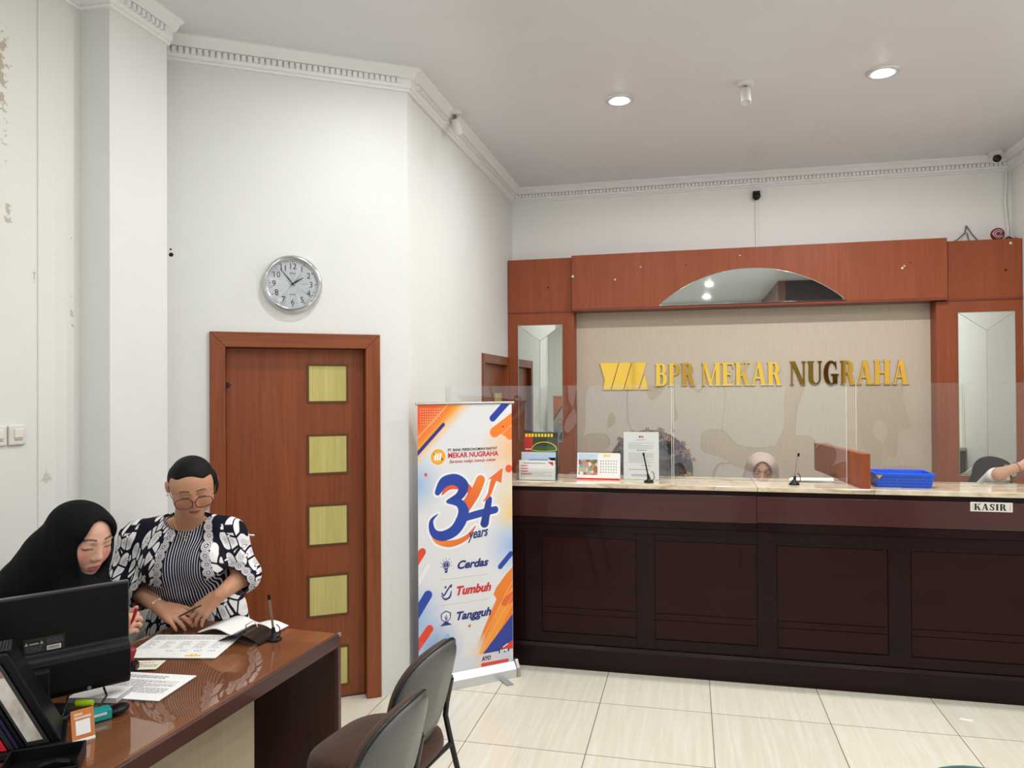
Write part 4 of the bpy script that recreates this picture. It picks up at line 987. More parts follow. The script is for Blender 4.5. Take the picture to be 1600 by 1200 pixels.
CH1 = chair((-1.035, 2.06, 0), math.radians(-96), brown_fab, 'brown padded chair with grey back shell, the nearer one beside the desk')
chair((-1.10, 2.545, 0), math.radians(-99), brown_fab, 'brown padded chair with grey back shell, the farther one next to the banner')
chair((.625, 1.712, 0), math.radians(-12), teal_fab, 'teal padded chair whose top edge shows at the bottom right', group=None, pip=mat('teal_piping', (22, 92, 88), .6))

# ------------------------------------------------------------------ service desk
DA = -.0645
desk_wood = wood('desk_wood', (116, 64, 36), (150, 92, 56), 'y', rough=.35, coat=.05, contrast=.25, fine=60)
desk_edge = wood('desk_edge', (66, 38, 32), (84, 50, 42), 'y', rough=.4, contrast=.2); desk_in = wood('desk_inside', (52, 24, 17), (74, 36, 24), 'z', rough=.4)
desk_panel = wood('desk_panel', (178, 162, 134), (196, 182, 154), 'z', rough=.45, contrast=.25, fine=50)
dk = thing('service_desk', 'brown wooden desk with cream modesty panel in the left foreground', 'desk', (-1.433, 2.853, 0), DA)
# desk frame: x=0 is the customers' edge, y=0 the far end
DWID, DLEN = .735, 1.75
MB().box(-DWID, -DLEN, .695, -.002, 0, .738).build('desk_top', desk_wood, dk, bevel=.002)
MB().box(-.002, -DLEN, .688, .016, .001, .740).build('edge_band', desk_edge, dk, bevel=.003)
ep = MB().box(-DWID, -.018, 0, .016, .0, .694).build('end_panel', desk_in, dk)
MB().box(.0, -.020, 0, .018, .003, .690).build('end_panel_edge', desk_edge, ep, bevel=.002)
MB().box(-.20, -DLEN, .08, -.18, -.305, .694).build('modesty_panel', desk_panel, dk)
MB().box(-DWID, -DLEN, 0, .01, -DLEN+.018, .694).build('end_panel', desk_in, dk)
MB().box(.006, -.012, .728, .021, .005, .744).build('corner_cap', satin, dk, bevel=.004)
gl = MB().box(-DWID+.01, -DLEN+.01, .7385, -.006, -.14, .7435)
gt = thing('glass_sheet', 'clear glass sheet covering the desk top', 'glass', (-1.433, 2.853, 0), DA)
gl.build('glass_pane', thin_glass('desk_glass', (.97, .985, .975), 1.8), gt)
ZD = .744
# ------------------------------------------------------------------ things on the service desk
def flat(mb): # from the x-z drawing plane (facing -y) down onto the table, facing up
    mb.v = [(x, z, -y) for x, y, z in mb.v]; return mb
def sheet_thing(name, label, loc, rz, w, d, draw=None, inks=None, n=1, th=.0006, m=None, cat='paper', group=None):
    t = thing(name, label, cat, loc, rz, group); r = random.Random(n*7+int(w*1000)); top = MB()
    for k in range(n):
        a = r.gauss(0, .012) if k < n-1 else 0; c, s = math.cos(a), math.sin(a)
        top.obox((0, 0, th*(k+.5)), (w/2*c, w/2*s, 0), (-d/2*s, d/2*c, 0), (0, 0, th*.45))
    top.build('sheet', m or pap, t)
    if draw:
        mb = MB(); draw(mb, w, d); flat(mb); mb.v = [(x, y, z+th*n+.0002) for x, y, z in mb.v]; mb.build('print', inks, t, fix=False)
    return t
print_ink = mat('print_black', (74, 76, 82), .7); pen_blue = mat('pen_blue', (88, 96, 190), .6); hi_yel = mat('marker_yellow', (246, 204, 60), .6)
def form(mb, w, d):
    for k in range(3): textlines(mb, -w/2+.02, w/2-.02, d/2-.03-.014*k, d/2-.018-.014*k, 1, 0, 0, k, .3)
    for c in range(5): textlines(mb, -w/2+.02+c*.066, -w/2+.06+c*.066, -d/2+.10, d/2-.08, 5, 0, 1 if c == 4 else 0, c, .22)
    for k in range(2): q4(mb, -w/2+.012, d/2-.052-.006*k, w/2-.012, d/2-.0512-.006*k, 0, 0)
    for k in range(4):
        x = -.05+.055*k; mb.tube([(x+.03*f, 0, -d/2+.075+.008*math.sin(f*14+k)) for f in np.linspace(0, 1, 14)], .0007, 4, 1)
    q4(mb, .05, -d/2+.015, .11, -d/2+.03, 2, -.0001); mb.tube([(.07+.02*f, -.0002, -d/2+.025+.012*math.sin(f*9)) for f in np.linspace(0, 1, 10)], .002, 4, 2)
def letter(mb, w, d):
    textlines(mb, -w/2+.025, w/2-.09, d/2-.045, d/2-.02, 2, 0, 0, 1, .4); textlines(mb, -w/2+.025, w/2-.025, -d/2+.05, d/2-.06, 16, 0, 0, 5, .36)
sheet_thing('form_sheet', 'large white printed form under the standing woman\'s hands', (-1.940, 2.565, ZD), .22, .355, .265, form, [print_ink, pen_blue, hi_yel], 3)
sheet_thing('letter_sheet', 'white typed sheets lying in front of the monitor stand', (-1.835, 2.185, ZD), .08, .297, .215, letter, [print_ink], 3)
sheet_thing('cheque_slip', 'pale yellow slip between the form and the typed sheets', (-1.985, 2.345, ZD), .28, .19, .09, lambda mb, w, d: (textlines(mb, -w/2+.01, w/2-.01, -d/2+.02, d/2-.015, 4, 0, 0, 2, .25), q4(mb, -w/2+.01, -.002, w/2-.01, .001, 1, 0)), [print_ink, mat('slip_yellow', (226, 206, 110), .7)], 1, m=mat('slip_paper', (236, 234, 214), .75))
pd = sheet_thing('note_pad', 'thick grey edged note pad beside the monitor stand', (-1.888, 2.078, ZD), .20, .16, .10, None, None, 1, .016, mat('pad_grey', (176, 178, 180), .6), cat='pad')
MB().box(-.08, -.05, .0162, .08, .05, .0172).build('top_sheet', pap, pd)

bd = thing('ring_folder', 'open ring folder with a curling white page and dark cover at the far desk end', 'folder', (-1.835, 2.795, ZD), -.04)
def curl(x0, x1, y0, y1, f, th, n=24):
    mb = MB(); top = []; 
    for k in range(n+1):
        u = k/n; top.append((x0+(x1-x0)*u, f(u)))
    vs = []; 
    for (x, z) in top: vs += [(x, y0, z), (x, y1, z), (x, y1, z+th), (x, y0, z+th)]
    fs = [(0, 3, 2, 1), (4*n, 4*n+1, 4*n+2, 4*n+3)]
    for k in range(n):
        a, b = 4*k, 4*k+4
        for i in range(4): j = (i+1) % 4; fs.append((a+i, b+i, b+j, a+j) if i != 3 else (a+3, b+3, b, a))
    return mb.add(vs, fs, 0, False)
curl(-.15, .02, -.09, .085, lambda u: .003+.022*math.sin(PI*min(1, u*1.02))**1.5, .004).build('white_page', pap, bd)
curl(.02, .165, -.09, .085, lambda u: .003+.016*math.sin(PI*u)**1.3, .003).build('white_page', pap, bd)
curl(-.005, .185, -.155, -.02, lambda u: .0015+.034*math.sin(PI*min(1, u*.97))**1.2, .0015).build('dark_cover', mat('smoke_cover', (40, 34, 32), .12), bd)
MB().tube([(.06, -.06, .02), (.065, -.07, .045), (.085, -.045, .058), (.105, -.05, .04), (.11, -.055, .02)], .0022, 8).build('ring_clip', satin, bd)
desk_pen((-1.640, 2.716, ZD-.004), 'desk pen with silver barrel standing on the wooden desk corner', -.16, .02, .16)
stp = thing('hand_stamp', 'red self inking hand stamp with black base beside the monitor', 'stamp', (-1.972, 2.300, ZD), .4)
MB().prism([(-.03, 0), (.03, 0), (.03, .02), (.022, .028), (-.022, .028), (-.03, .02)], -.022, .022).build('stamp_base', black_pl, stp, bevel=.003)
MB().lathe([(0, .028), (.016, .028), (.015, .04), (.020, .055), (.024, .068), (.020, .078), (0, .080)], 24, sx=1.1, sy=.8).build('stamp_handle', mat('stamp_red', (150, 18, 30), .25), stp)

MA = math.radians(53.8)
mon = thing('monitor', 'black computer monitor seen from behind on the desk', 'monitor', (-1.973, 1.900, ZD), MA)
mon_back = mat('monitor_back', (9, 9, 11), .45, spec=.22, bump=(900., .12, .0006)); mon_gloss = mat('monitor_bezel', (70, 72, 76), .3)
zb, zt_ = .788-ZD, 1.121-ZD
MB().box(-.27, .002, zb, .27, .022, zt_).build('screen_frame', mon_gloss, mon, bevel=.003)
MB().box(-.262, .0215, zb+.012, .262, .0225, zt_-.008).build('screen', mat('screen_glass', (8, 8, 10), .1), mon)
mb = MB().prism([(-.004, zb+.002), (-.034, zb+.012), (-.040, zb+.03), (-.040, zb+.118), (-.033, zb+.136), (-.010, zb+.150), (-.010, zt_-.002), (.003, zt_-.001), (.003, zb+.002)], -.266, .266, axis='x')
mb.build('rear_cover', mon_back, mon, bevel=.006, seg=3)
MB().box(-.028, -.0122, .200, .082, -.0098, .246).build('rating_label', mat('label_black', (10, 10, 11), .3), mon)
mb = MB(); textlines(mb, -.022, .026, .204, .222, 4, -.0126, 0, 4, .3); textlines(mb, .034, .078, .222, .240, 4, -.0126, 0, 6, .3)
for x in (-.020, .020): mb.add([(x-.005, -.0126, .226), (x+.005, -.0126, .226), (x, -.0126, .236)], [(0, 1, 2)], 1)
q4(mb, -.012, .227, .012, .231, 1, -.0126); q4(mb, .034, .203, .072, .217, 2, -.0126)
for k in range(10): q4(mb, .038+k*.003, .206, .0395+k*.003, .214, 3, -.0129)
mb.v = [p for p in mb.v]; mb.build('label_print', [mat('label_dim', (96, 98, 100), .5), mat('label_grey', (160, 162, 164), .5), mat('label_white', (206, 204, 196), .5), ink], mon, fix=False)
MB().lathe([(0, -.0412), (.006, -.0412)], 20, c=(.145, 0, zb+.022), axis='y').build('maker_mark', mat('badge_grey', (150, 152, 154), .3), mon)
MB().box(-.035, -.075, .0, .035, -.04, .16).build('stand_neck', black_pl, mon, bevel=.008)
MB().lathe([(0, 0), (.082, 0), (.085, .006), (.078, .012), (0, .014)], 40, c=(.02, -.02, 0), sx=1.1).build('stand_foot', black_pl, mon)
MB().tube([(.19, -.02, zb+.005), (.192, -.05, zb-.012), (.165, -.08, .012), (.10, -.098, .005), (.06, -.095, .005)], .0035, 8).tube([(.09, -.02, zb+.005), (.07, -.07, .02), (.055, -.098, .005)], .003, 8).build('monitor_cable', black_pl, mon)

tl = thing('teal_box', 'small teal box lying behind the little orange stand', 'box', (-1.775, 1.925, ZD), 1.0)
MB().box(-.045, -.022, 0, .045, .022, .03).build('carton', mat('teal_card', (20, 140, 140), .5), tl, bevel=.003)
MB().box(-.03, -.0225, .016, .03, -.0218, .024).build('label_strip', mat('teal_strip', (190, 226, 222), .6), tl)
tag(MB().tube([(-1.908, 1.998, ZD+.011), (-1.878, 2.006, ZD+.011), (-1.858, 2.012, ZD+.011)], [.011, .011, .009], 16).build('highlighter_pen', mat('lime_plastic', (182, 222, 40), .35)), 'lime green highlighter pen lying on the desk', 'pen')
tag(MB().ball((-1.745, 1.99, ZD+.012), (.028, .040, .0125), 20).build('computer_mouse', black_pl), 'black computer mouse on the desk behind the orange stand', 'mouse')
qs = thing('payment_stand', 'small orange counter card with a white square on the desk', 'card', (-1.692, 1.802, ZD), math.radians(58))
mb = MB(); mb.obox((0, .012, .044), (.030, 0, 0), (0, .002, 0), (0, -.0, .044)); mb.xf(Matrix.Rotation(-.22, 4, 'X')); mb.v = [(x, y, z+.001) for x, y, z in mb.v]
c_ = mb.build('card', wood('orange_card', (186, 96, 48), (222, 146, 82), 'z', rough=.4, fine=40), qs, bevel=.001)
mb = MB(); q4(mb, -.019, .020, .019, .060, 0, .0094); q4(mb, -.022, .064, .022, .071, 1, .0094); q4(mb, -.022, .074, .0, .080, 1, .0094); q4(mb, -.030, .0005, .030, .009, 0, .0092)
mb.xf(Matrix.Rotation(-.22, 4, 'X')); mb.build('card_print', [pap, mat('card_pale', (226, 196, 170), .6)], qs, fix=False)
MB().box(-.028, .0, 0, .028, .055, .003).build('card_foot', clear_pl, qs)

RKZ = .74
rk = thing('file_rack', 'black slanting desktop file rack in the lower left corner', 'rack', (-1.742, 1.742, ZD), RKZ)
TL = Matrix.Shear('XY', 4, (0, 0))
SH = -.48   # everything in the rack leans to the left by this much per unit height
def slab(x0, x1, y0, y1, z0, z1):
    mb = MB().box(x0, y0, z0, x1, y1, z1); mb.v = [(x+SH*z, y, z) for x, y, z in mb.v]; return mb
slab(.006, .030, 0, .155, .02, .285).build('side_wall', black_pl, rk, bevel=.004)
slab(-.066, -.056, 0, .155, .02, .27).build('side_wall', black_pl, rk, bevel=.003)
slab(-.135, -.128, 0, .155, .02, .24).build('side_wall', black_pl, rk, bevel=.003)
slab(-.20, -.19, 0, .155, .02, .22).build('side_wall', black_pl, rk, bevel=.003)
MB().box(-.19, -.01, 0, .030, .160, .02).build('rack_base', black_pl, rk, bevel=.004)
slab(-.056, .006, .147, .157, .02, .275).build('rack_back', black_pl, rk)
hd = MB()
for k in range(9): hd.obox((-.165+k*.0075, .05, .292), (.0028, 0, 0), (0, .03, .006), (0, 0, .004))
hd.box(-.17, .02, .283, -.10, .08, .290); hd.build('ribbed_handle', black_pl, rk)
def file(name, x0, x1, z1, m, label, yo=.0, edge=None):
    t = thing(name, label, 'folder', tuple(rk.location), RKZ, 'files in the black rack')
    slab(x0, x1, .004+yo, .145, .021, z1).build('cover', m, t, bevel=.001)
    if edge: slab(x0+.004, x1-.004, .0015+yo, .006+yo, .03, z1-.012).build('paper_edge', edge, t)
file('box_file', -.052, .002, .255, mat('file_grey', (52, 54, 56), .3), 'clear fronted box file with whitish papers, rightmost in the black rack', .0, None)
bf = [o for o in COL.objects if o.name == 'box_file'][0]
def pe():
    m = mat('paper_edges', (210, 206, 196), .6); n = N(m, 'ShaderNodeTexNoise', Scale=1., Detail=4.); L(m, objco(m, (30, 30, 14)), n.inputs['Vector'])
    L(m, ramp(m, n.outputs['Fac'], [(.3, (170, 160, 146)), (.5, (206, 200, 190)), (.7, (224, 222, 216))]), BS(m).inputs['Base Color']); return m
slab(-.044, -.008, .001, .004, .035, .245).build('paper_edge', pe(), bf)
mb = slab(-.044, -.008, -.0004, .001, .222, .245); mb.build('red_heading', mat('faded_red', (176, 110, 106), .6), bf)
mb = slab(-.050, .0, -.002, -.0005, .021, .03); mb.build('front_lip', clear_pl, bf)
file('navy_folder', -.078, -.069, .235, mat('navy_card', (24, 32, 66), .4), 'narrow navy blue folder left of the clear box file')
file('dark_folder', -.094, -.081, .225, mat('dark_card', (30, 30, 36), .4), 'dark grey folder between the navy and the red one')
file('red_folder', -.112, -.098, .205, mat('red_card', (206, 26, 46), .35), 'bright red folder in the black rack')
file('dark_folder', -.124, -.114, .200, mat('dark_card', (30, 30, 36), .4), 'dark folder left of the bright red one')
file('white_folder', -.150, -.138, .185, mat('white_card', (214, 208, 200), .5), 'whitish folder at the left end of the black rack')
pt = thing('desk_tray', 'black open plastic tray at the front of the file rack', 'tray', (-1.645, 1.655, ZD), YAW+.35)
MB().box(-.12, -.05, 0, .06, .065, .006).box(-.12, .06, 0, .06, .065, .040).box(.055, -.05, 0, .06, .065, .040).box(-.12, -.05, 0, .06, -.045, .022).box(-.12, -.05, 0, -.115, .065, .040).build('tray_body', black_pl, pt, bevel=.002)
MB().prism([(-.05, .006), (.045, .006), (.035, .022), (.0, .030), (-.035, .022)], -.02, .0).build('tray_divider', black_pl, pt, bevel=.002)
# ------------------------------------------------------------------ figures: bodies grown as one smooth surface from blended limbs
class Field:
    """a blended solid sampled on a grid; the surface is pulled out with surface nets"""
    def __init__(s, lo, hi, h):
        s.lo = np.array(lo, float); s.h = h; n = np.ceil((np.array(hi)-s.lo)/h).astype(int)+1
        s.n = n; s.f = np.full(tuple(n), .2, np.float32)
    def _sl(s, lo, hi):
        a = np.maximum(np.floor((lo-s.lo)/s.h).astype(int), 0); b = np.minimum(np.ceil((hi-s.lo)/s.h).astype(int)+1, s.n)
        if np.any(b <= a): return None
        ax = [s.lo[i]+s.h*np.arange(a[i], b[i]) for i in range(3)]
        X, Y, Z = np.meshgrid(*ax, indexing='ij'); return tuple(slice(a[i], b[i]) for i in range(3)), X, Y, Z
    def _mix(s, sl, d, k, op):
        f = s.f[sl]; k = max(k, 1e-5)
        if op == 'u': hh = np.clip(.5+.5*(f-d)/k, 0, 1); s.f[sl] = f*(1-hh)+d*hh-k*hh*(1-hh)
        else: hh = np.clip(.5-.5*(f+d)/k, 0, 1); s.f[sl] = f*(1-hh)-d*hh+k*hh*(1-hh)
    def ell(s, c, r, R=None, k=.02, op='u'):
        c = np.array(c, float); r = np.array(r if hasattr(r, '__len__') else (r,)*3, float); R = np.eye(3) if R is None else np.array(R)
        m = r.max()+k*1.5+.02; q = s._sl(c-m, c+m)
        if q is None: return s
        sl, X, Y, Z = q; X, Y, Z = X-c[0], Y-c[1], Z-c[2]
        P = [R[0, i]*X+R[1, i]*Y+R[2, i]*Z for i in range(3)]
        k0 = np.sqrt(sum((P[i]/r[i])**2 for i in range(3))); k1 = np.sqrt(sum((P[i]/r[i]**2)**2 for i in range(3)))+1e-9
        s._mix(sl, k0*(k0-1)/k1, k, op); return s
    def cap(s, a, b, ra, rb=None, k=.02, op='u', flat=None):
        """tapered limb from a to b; flat=(axis, factor) squashes it along an axis"""
        a, b = np.array(a, float), np.array(b, float); rb = ra if rb is None else rb; m = max(ra, rb)*(1.6 if flat else 1)+k*1.5+.02
        q = s._sl(np.minimum(a, b)-m, np.maximum(a, b)+m)
        if q is None: return s
        sl, X, Y, Z = q; d = b-a; L2 = d.dot(d)+1e-12
        t = np.clip(((X-a[0])*d[0]+(Y-a[1])*d[1]+(Z-a[2])*d[2])/L2, 0, 1)
        dx, dy, dz = X-a[0]-t*d[0], Y-a[1]-t*d[1], Z-a[2]-t*d[2]
        if flat is not None:
            ax, fa = np.array(flat[0], float), flat[1]; pr = dx*ax[0]+dy*ax[1]+dz*ax[2]; e = (1/fa-1)*pr
            dx, dy, dz = dx+e*ax[0], dy+e*ax[1], dz+e*ax[2]
        s._mix(sl, np.sqrt(dx*dx+dy*dy+dz*dz)-(ra+(rb-ra)*t), k, op); return s
    def path(s, pts, rs, k=.02, op='u', flat=None):
        for i in range(len(pts)-1): s.cap(pts[i], pts[i+1], rs[i], rs[i+1], k, op, flat)
        return s
    def cut_half(s, p, n, k=.004):
        ax = [s.lo[i]+s.h*np.arange(s.n[i]) for i in range(3)]; X, Y, Z = np.meshgrid(*ax, indexing='ij')
        s._mix((slice(None),)*3, -((X-p[0])*n[0]+(Y-p[1])*n[1]+(Z-p[2])*n[2]), k, 's'); return s
    def mesh(s, smooth=2):
        f = s.f; n = np.array(f.shape); ins = f < 0
        c = np.zeros(tuple(n-1), np.uint8)
        for i in (0, 1):
            for j in (0, 1):
                for k in (0, 1): c += ins[i:n[0]-1+i, j:n[1]-1+j, k:n[2]-1+k]
        act = (c > 0) & (c < 8); idx = -np.ones(tuple(n-1), np.int64); I = np.argwhere(act); idx[act] = np.arange(len(I))
        acc = np.zeros((len(I), 3)); cnt = np.zeros(len(I)); cor = [(i, j, k) for i in (0, 1) for j in (0, 1) for k in (0, 1)]
        for p in cor:
            for ax in range(3):
                if p[ax]: continue
                q = list(p); q[ax] = 1
                fa = f[I[:, 0]+p[0], I[:, 1]+p[1], I[:, 2]+p[2]]; fb = f[I[:, 0]+q[0], I[:, 1]+q[1], I[:, 2]+q[2]]
                m = (fa < 0) != (fb < 0); t = np.where(m, fa/(fa-fb+1e-20), 0)
                v = np.repeat(np.array(p, float)[None], len(I), 0); v[:, ax] += t; acc[m] += v[m]; cnt[m] += 1
        V = s.lo+s.h*(I+acc/cnt[:, None]); F = []
        for ax in range(3):
            a, b = [(1, 2), (2, 0), (0, 1)][ax]
            sl0 = [slice(1, n[i]-1) for i in range(3)]; sl0[ax] = slice(0, n[ax]-1); sl1 = list(sl0); sl1[ax] = slice(1, n[ax])
            A, B = ins[tuple(sl0)], ins[tuple(sl1)]; off = np.array([1, 1, 1]); off[ax] = 0
            for sgn, mm in ((0, A & ~B), (1, ~A & B)):
                E = np.argwhere(mm)+off
                if not len(E): continue
                def g(da, db): e = E.copy(); e[:, a] -= da; e[:, b] -= db; return idx[e[:, 0], e[:, 1], e[:, 2]]
                q = np.stack([g(1, 1), g(0, 1), g(0, 0), g(1, 0)], 1); F.append(q[:, ::-1] if sgn else q)
        F = np.concatenate(F); F = F[(F >= 0).all(1)]
        for _ in range(smooth): # light relaxing
            S = np.zeros_like(V); w = np.zeros(len(V))
            for i in range(4):
                for j in (1, 3): np.add.at(S, F[:, i], V[F[:, (i+j) % 4]]); np.add.at(w, F[:, i], 1)
            V = V*.5+.5*S/np.maximum(w, 1)[:, None]
        return V, F
    def value(s, P):
        g = (P-s.lo)/s.h; i = np.clip(np.floor(g).astype(int), 0, s.n-2); t = g-i; r = 0
        for c in ((a, b, d) for a in (0, 1) for b in (0, 1) for d in (0, 1)):
            w = np.prod([t[:, x] if c[x] else 1-t[:, x] for x in range(3)], 0); r = r+w*s.f[i[:, 0]+c[0], i[:, 1]+c[1], i[:, 2]+c[2]]
        return r
def surf(name, V, F, m, parent, org, smooth=True):
    me = bpy.data.meshes.new(name); me.from_pydata((V-np.array(org)).tolist(), [], F.tolist())
    ms = m if isinstance(m, (list, tuple)) else [m]
    for q in ms: me.materials.append(q)
    me.polygons.foreach_set('use_smooth', [smooth]*len(me.polygons)); me.update()
    o = bpy.data.objects.new(name, me); COL.objects.link(o)
    if parent is not None: o.parent = parent
    return o
def vec_attr(o, name, A):
    at = o.data.attributes.new(name, 'FLOAT_VECTOR', 'POINT'); at.data.foreach_set('vector', np.asarray(A, np.float32).ravel())
def mat_by(o, fm): o.data.polygons.foreach_set('material_index', fm.astype(np.int32))
def rotm(yaw=0., pitch=0., roll=0.):
    """head frame: x to the viewer's right, -y out of the face, z up. pitch nods down, yaw turns to +x, roll tips the crown to +x"""
    return np.array(Matrix.Rotation(yaw, 3, 'Z') @ Matrix.Rotation(pitch, 3, 'X') @ Matrix.Rotation(roll, 3, 'Y'))

class Head:
    def __init__(s, c, R, k=1.): s.c = np.array(c, float); s.R = R; s.k = k
    def w(s, p): return s.c+s.R @ (np.array(p, float)*s.k)
    def loc(s, V): return ((V-s.c) @ s.R)/s.k
    def carve(s, F, ears=True, wide=1., chin=0., lids=.6, crown=1.):
        """skull, jaw, cheeks, brow, sockets, lidded eyes, nose, lips, ears"""
        k = s.k; E = lambda c, r, kk=.015, op='u', R=None: F.ell(s.w(c), np.array(r)*k, s.R if R is None else s.R @ R, kk*k, op)
        Cp = lambda a, b, ra, rb, kk=.01, op='u', fl=None: F.cap(s.w(a), s.w(b), ra*k, rb*k, kk*k, op, fl)
        E((0, .018, .035*crown), (.074*(1+(wide-1)*.7), .092, .083*crown), .02); E((0, -.020, -.010), (.066*wide, .074, .092), .03); E((0, -.030, -.062), (.055*wide, .057, .060), .03)
        E((0, -.068, -.102+chin), (.022*wide, .021, .018), .03)
        for q in (-1, 1):
            E((q*.036*wide, -.055, -.040), (.030, .027, .032), .02)
            E((q*.033, -.104, .004), (.021, .016, .012), .016, 's')
            E((q*.033, -.075, .001), (.0165, .0150, .0150), .004)
            Cp((q*.017, -.0865, .0185), (q*.046, -.0790, .0210), .0055, .004, .012)
            if lids: Cp((q*.019, -.0890, -.0045), (q*.046, -.083, -.006), .0025, .002, .004)
            E((q*.0105, -.0965, -.0415), (.0075, .0085, .0070), .006)
            if ears:
                E((q*.077*wide, .012, -.004), (.008, .019, .030), .008, 'u', np.array(Matrix.Rotation(q*-.35, 3, 'Z'))); E((q*.085*wide, .006, .0), (.005, .010, .018), .004, 's')
        Cp((0, -.086, .012), (0, -.1015, -.030), .0075, .0100, .010); E((0, -.1045, -.036), (.0105, .0095, .0085), .008)
        E((0, -.0830, -.0745), (.024, .012, .014), .012)
        for q in (-1, 1): Cp((q*.004, -.0945, -.0680), (q*.021, -.0855, -.0715), .0048, .0024, .006)
        Cp((-.011, -.0930, -.0780), (.011, -.0930, -.0780), .0060, .0060, .006); 
        for q in (-1, 1): Cp((q*.010, -.0925, -.0775), (q*.020, -.0855, -.0735), .0050, .002, .005); Cp((0, -.1005, -.0730), (q*.021, -.0905, -.0728), .0014, .0010, .003, 's')
        return s
    def colour(s, V, skin, lip, brow=(44, 32, 28), blush=None, lash=(40, 26, 24), hairline=None):
        P = s.loc(V); x, y, z = P.T; ax = np.abs(x); C = np.repeat(lin(*skin)[None], len(V), 0)
        def put(m, c): m = np.clip(m, 0, 1)[:, None]; C[:] = C*(1-m)+lin(*c)*m
        fr = y < -.03
        if blush: put(.75*np.exp(-(((ax-.043)/.018)**2+((z+.032)/.016)**2))*fr, blush)
        put(.35*np.exp(-((ax/.012)**2+((z+.040)/.010)**2))*fr, blush or lip)
        lz = -.0735; zz = (z-lz)/(.0085*np.clip(1-(ax/.0225)**2, .03, 1)**.6)
        put(np.clip((1.05-np.abs(zz))*4, 0, 1)*(ax < .0225)*fr*(y < -.075), lip); put(.75*np.exp(-((z+.0730)/.0013)**2)*(ax < .021)*fr*(y < -.075), tuple(int(c*.45) for c in lip))
        bz = .0245+.0022*np.sin(np.clip((ax-.014)/.036, 0, 1)*PI)-.07*np.clip(ax-.036, 0, 1); put(.9*np.clip((.0044-np.abs(z-bz))/.0026, 0, 1)*(ax > .013)*(ax < .051)*fr, brow)
        ez = -.0050-.10*(ax-.033)**2/.02; put(np.clip((.0024-np.abs(z-ez))/.0009, 0, 1)*(ax > .018)*(ax < .049)*fr*(y < -.06), lash)
        put(.45*np.clip((.0012-np.abs(z-.0105))/.001, 0, 1)*(ax > .02)*(ax < .046)*fr, lash)
        for q in (-1, 1): put(.8*np.exp(-(((x-q*.0062)/.0028)**2+((z+.0475)/.0022)**2))*(y < -.09), (96, 52, 44))
        return C

def hand_on(F, wrist, d, n, side, bends, spread=.10, k=1., thumb=(.75, .35), arm_r=.024, lens=(.066, .074, .068, .053)):
    """a hand rooted at the wrist: d points to the knuckles, n is the back of the hand, side=+1 puts the thumb along d x n.
    bends: for each finger three joint angles"""
    d = np.array(d, float); d /= np.linalg.norm(d); n = np.array(n, float); n -= d*n.dot(d); n /= np.linalg.norm(n); s = np.cross(d, n)*side
    W = np.array(wrist, float); tips = []
    F.cap(W-d*.02*k, W+d*.022*k, arm_r*k, .023*k, .015, flat=(n, .72))
    offs = (.030, .0105, -.010, -.029); ks = (.083, .087, .083, .074)
    for o, q in zip(offs, ks): F.cap(W+d*.022*k+s*o*.55*k, W+(d*q+s*o)*k, .0135*k, .0112*k, .014)
    F.cap(W+(d*.03+s*.02)*k-n*.005*k, W+(d*.06+s*.026)*k-n*.005*k, .014*k, .012*k, .012)
    for i, (o, q, bn_, ln) in enumerate(zip(offs, ks, bends, lens)):
        p = W+(d*q+s*o)*k; a = 0.; sp = spread*(o/.03); dd = d*math.cos(sp)+s*math.sin(sp); r0 = (.0092, .0094, .0090, .0080)[i]*k
        for j, fr in enumerate((.46, .30, .24)):
            a += bn_[j]; v = dd*math.cos(a)-n*math.sin(a); e = p+v*ln*fr*k; F.cap(p, e, r0*(1-.10*j), r0*(.91-.10*j), .0035 if j else .006); p = e
        tips.append(p)
    b = W+(d*.024+s*.024)*k-n*.004*k; t1 = thumb[0]; v = d*math.cos(t1)+s*math.sin(t1)-n*thumb[1]; v /= np.linalg.norm(v)
    p1 = b+v*.036*k; v2 = v+d*.35-n*.1; v2 /= np.linalg.norm(v2); p2 = p1+v2*.030*k; v3 = v2+d*.35; v3 /= np.linalg.norm(v3); p3 = p2+v3*.022*k
    F.cap(b, p1, .0135*k, .0105*k, .012); F.cap(p1, p2, .0102*k, .0094*k, .004); F.cap(p2, p3, .0094*k, .0080*k, .003); tips.append(p3)
    return tips

def skin_mat(name):
    m = mat(name, (200, 160, 130), .5, spec=.35, sss=.12)
    a = N(m, 'ShaderNodeAttribute', attribute_name='print'); L(m, a.outputs['Color'], BS(m).inputs['Base Color'])
    n = N(m, 'ShaderNodeTexNoise', Scale=160., Detail=3.); L(m, objco(m), n.inputs['Vector'])
    b = N(m, 'ShaderNodeBump', Strength=.12, Distance=.002); L(m, n.outputs['Fac'], b.inputs['Height']); L(m, b.outputs['Normal'], BS(m).inputs['Normal'])
    return m
skin = skin_mat('skin')
hair_m = mat('black_hair', (12, 11, 12), .6, spec=.18)
def _hair(m):
    n = N(m, 'ShaderNodeTexNoise', Scale=1., Detail=4.); L(m, objco(m, (40, 160, 160)), n.inputs['Vector'])
    L(m, ramp(m, n.outputs['Fac'], [(.35, (5, 5, 6)), (.7, (17, 15, 16))]), BS(m).inputs['Base Color'])
    b = N(m, 'ShaderNodeBump', Strength=.7, Distance=.004); L(m, n.outputs['Fac'], b.inputs['Height']); L(m, b.outputs['Normal'], BS(m).inputs['Normal'])
_hair(hair_m)
CYAW = (math.cos(YAW), math.sin(YAW))
def toworld(a, b): return (a*CYAW[0]-b*CYAW[1], a*CYAW[1]+b*CYAW[0])
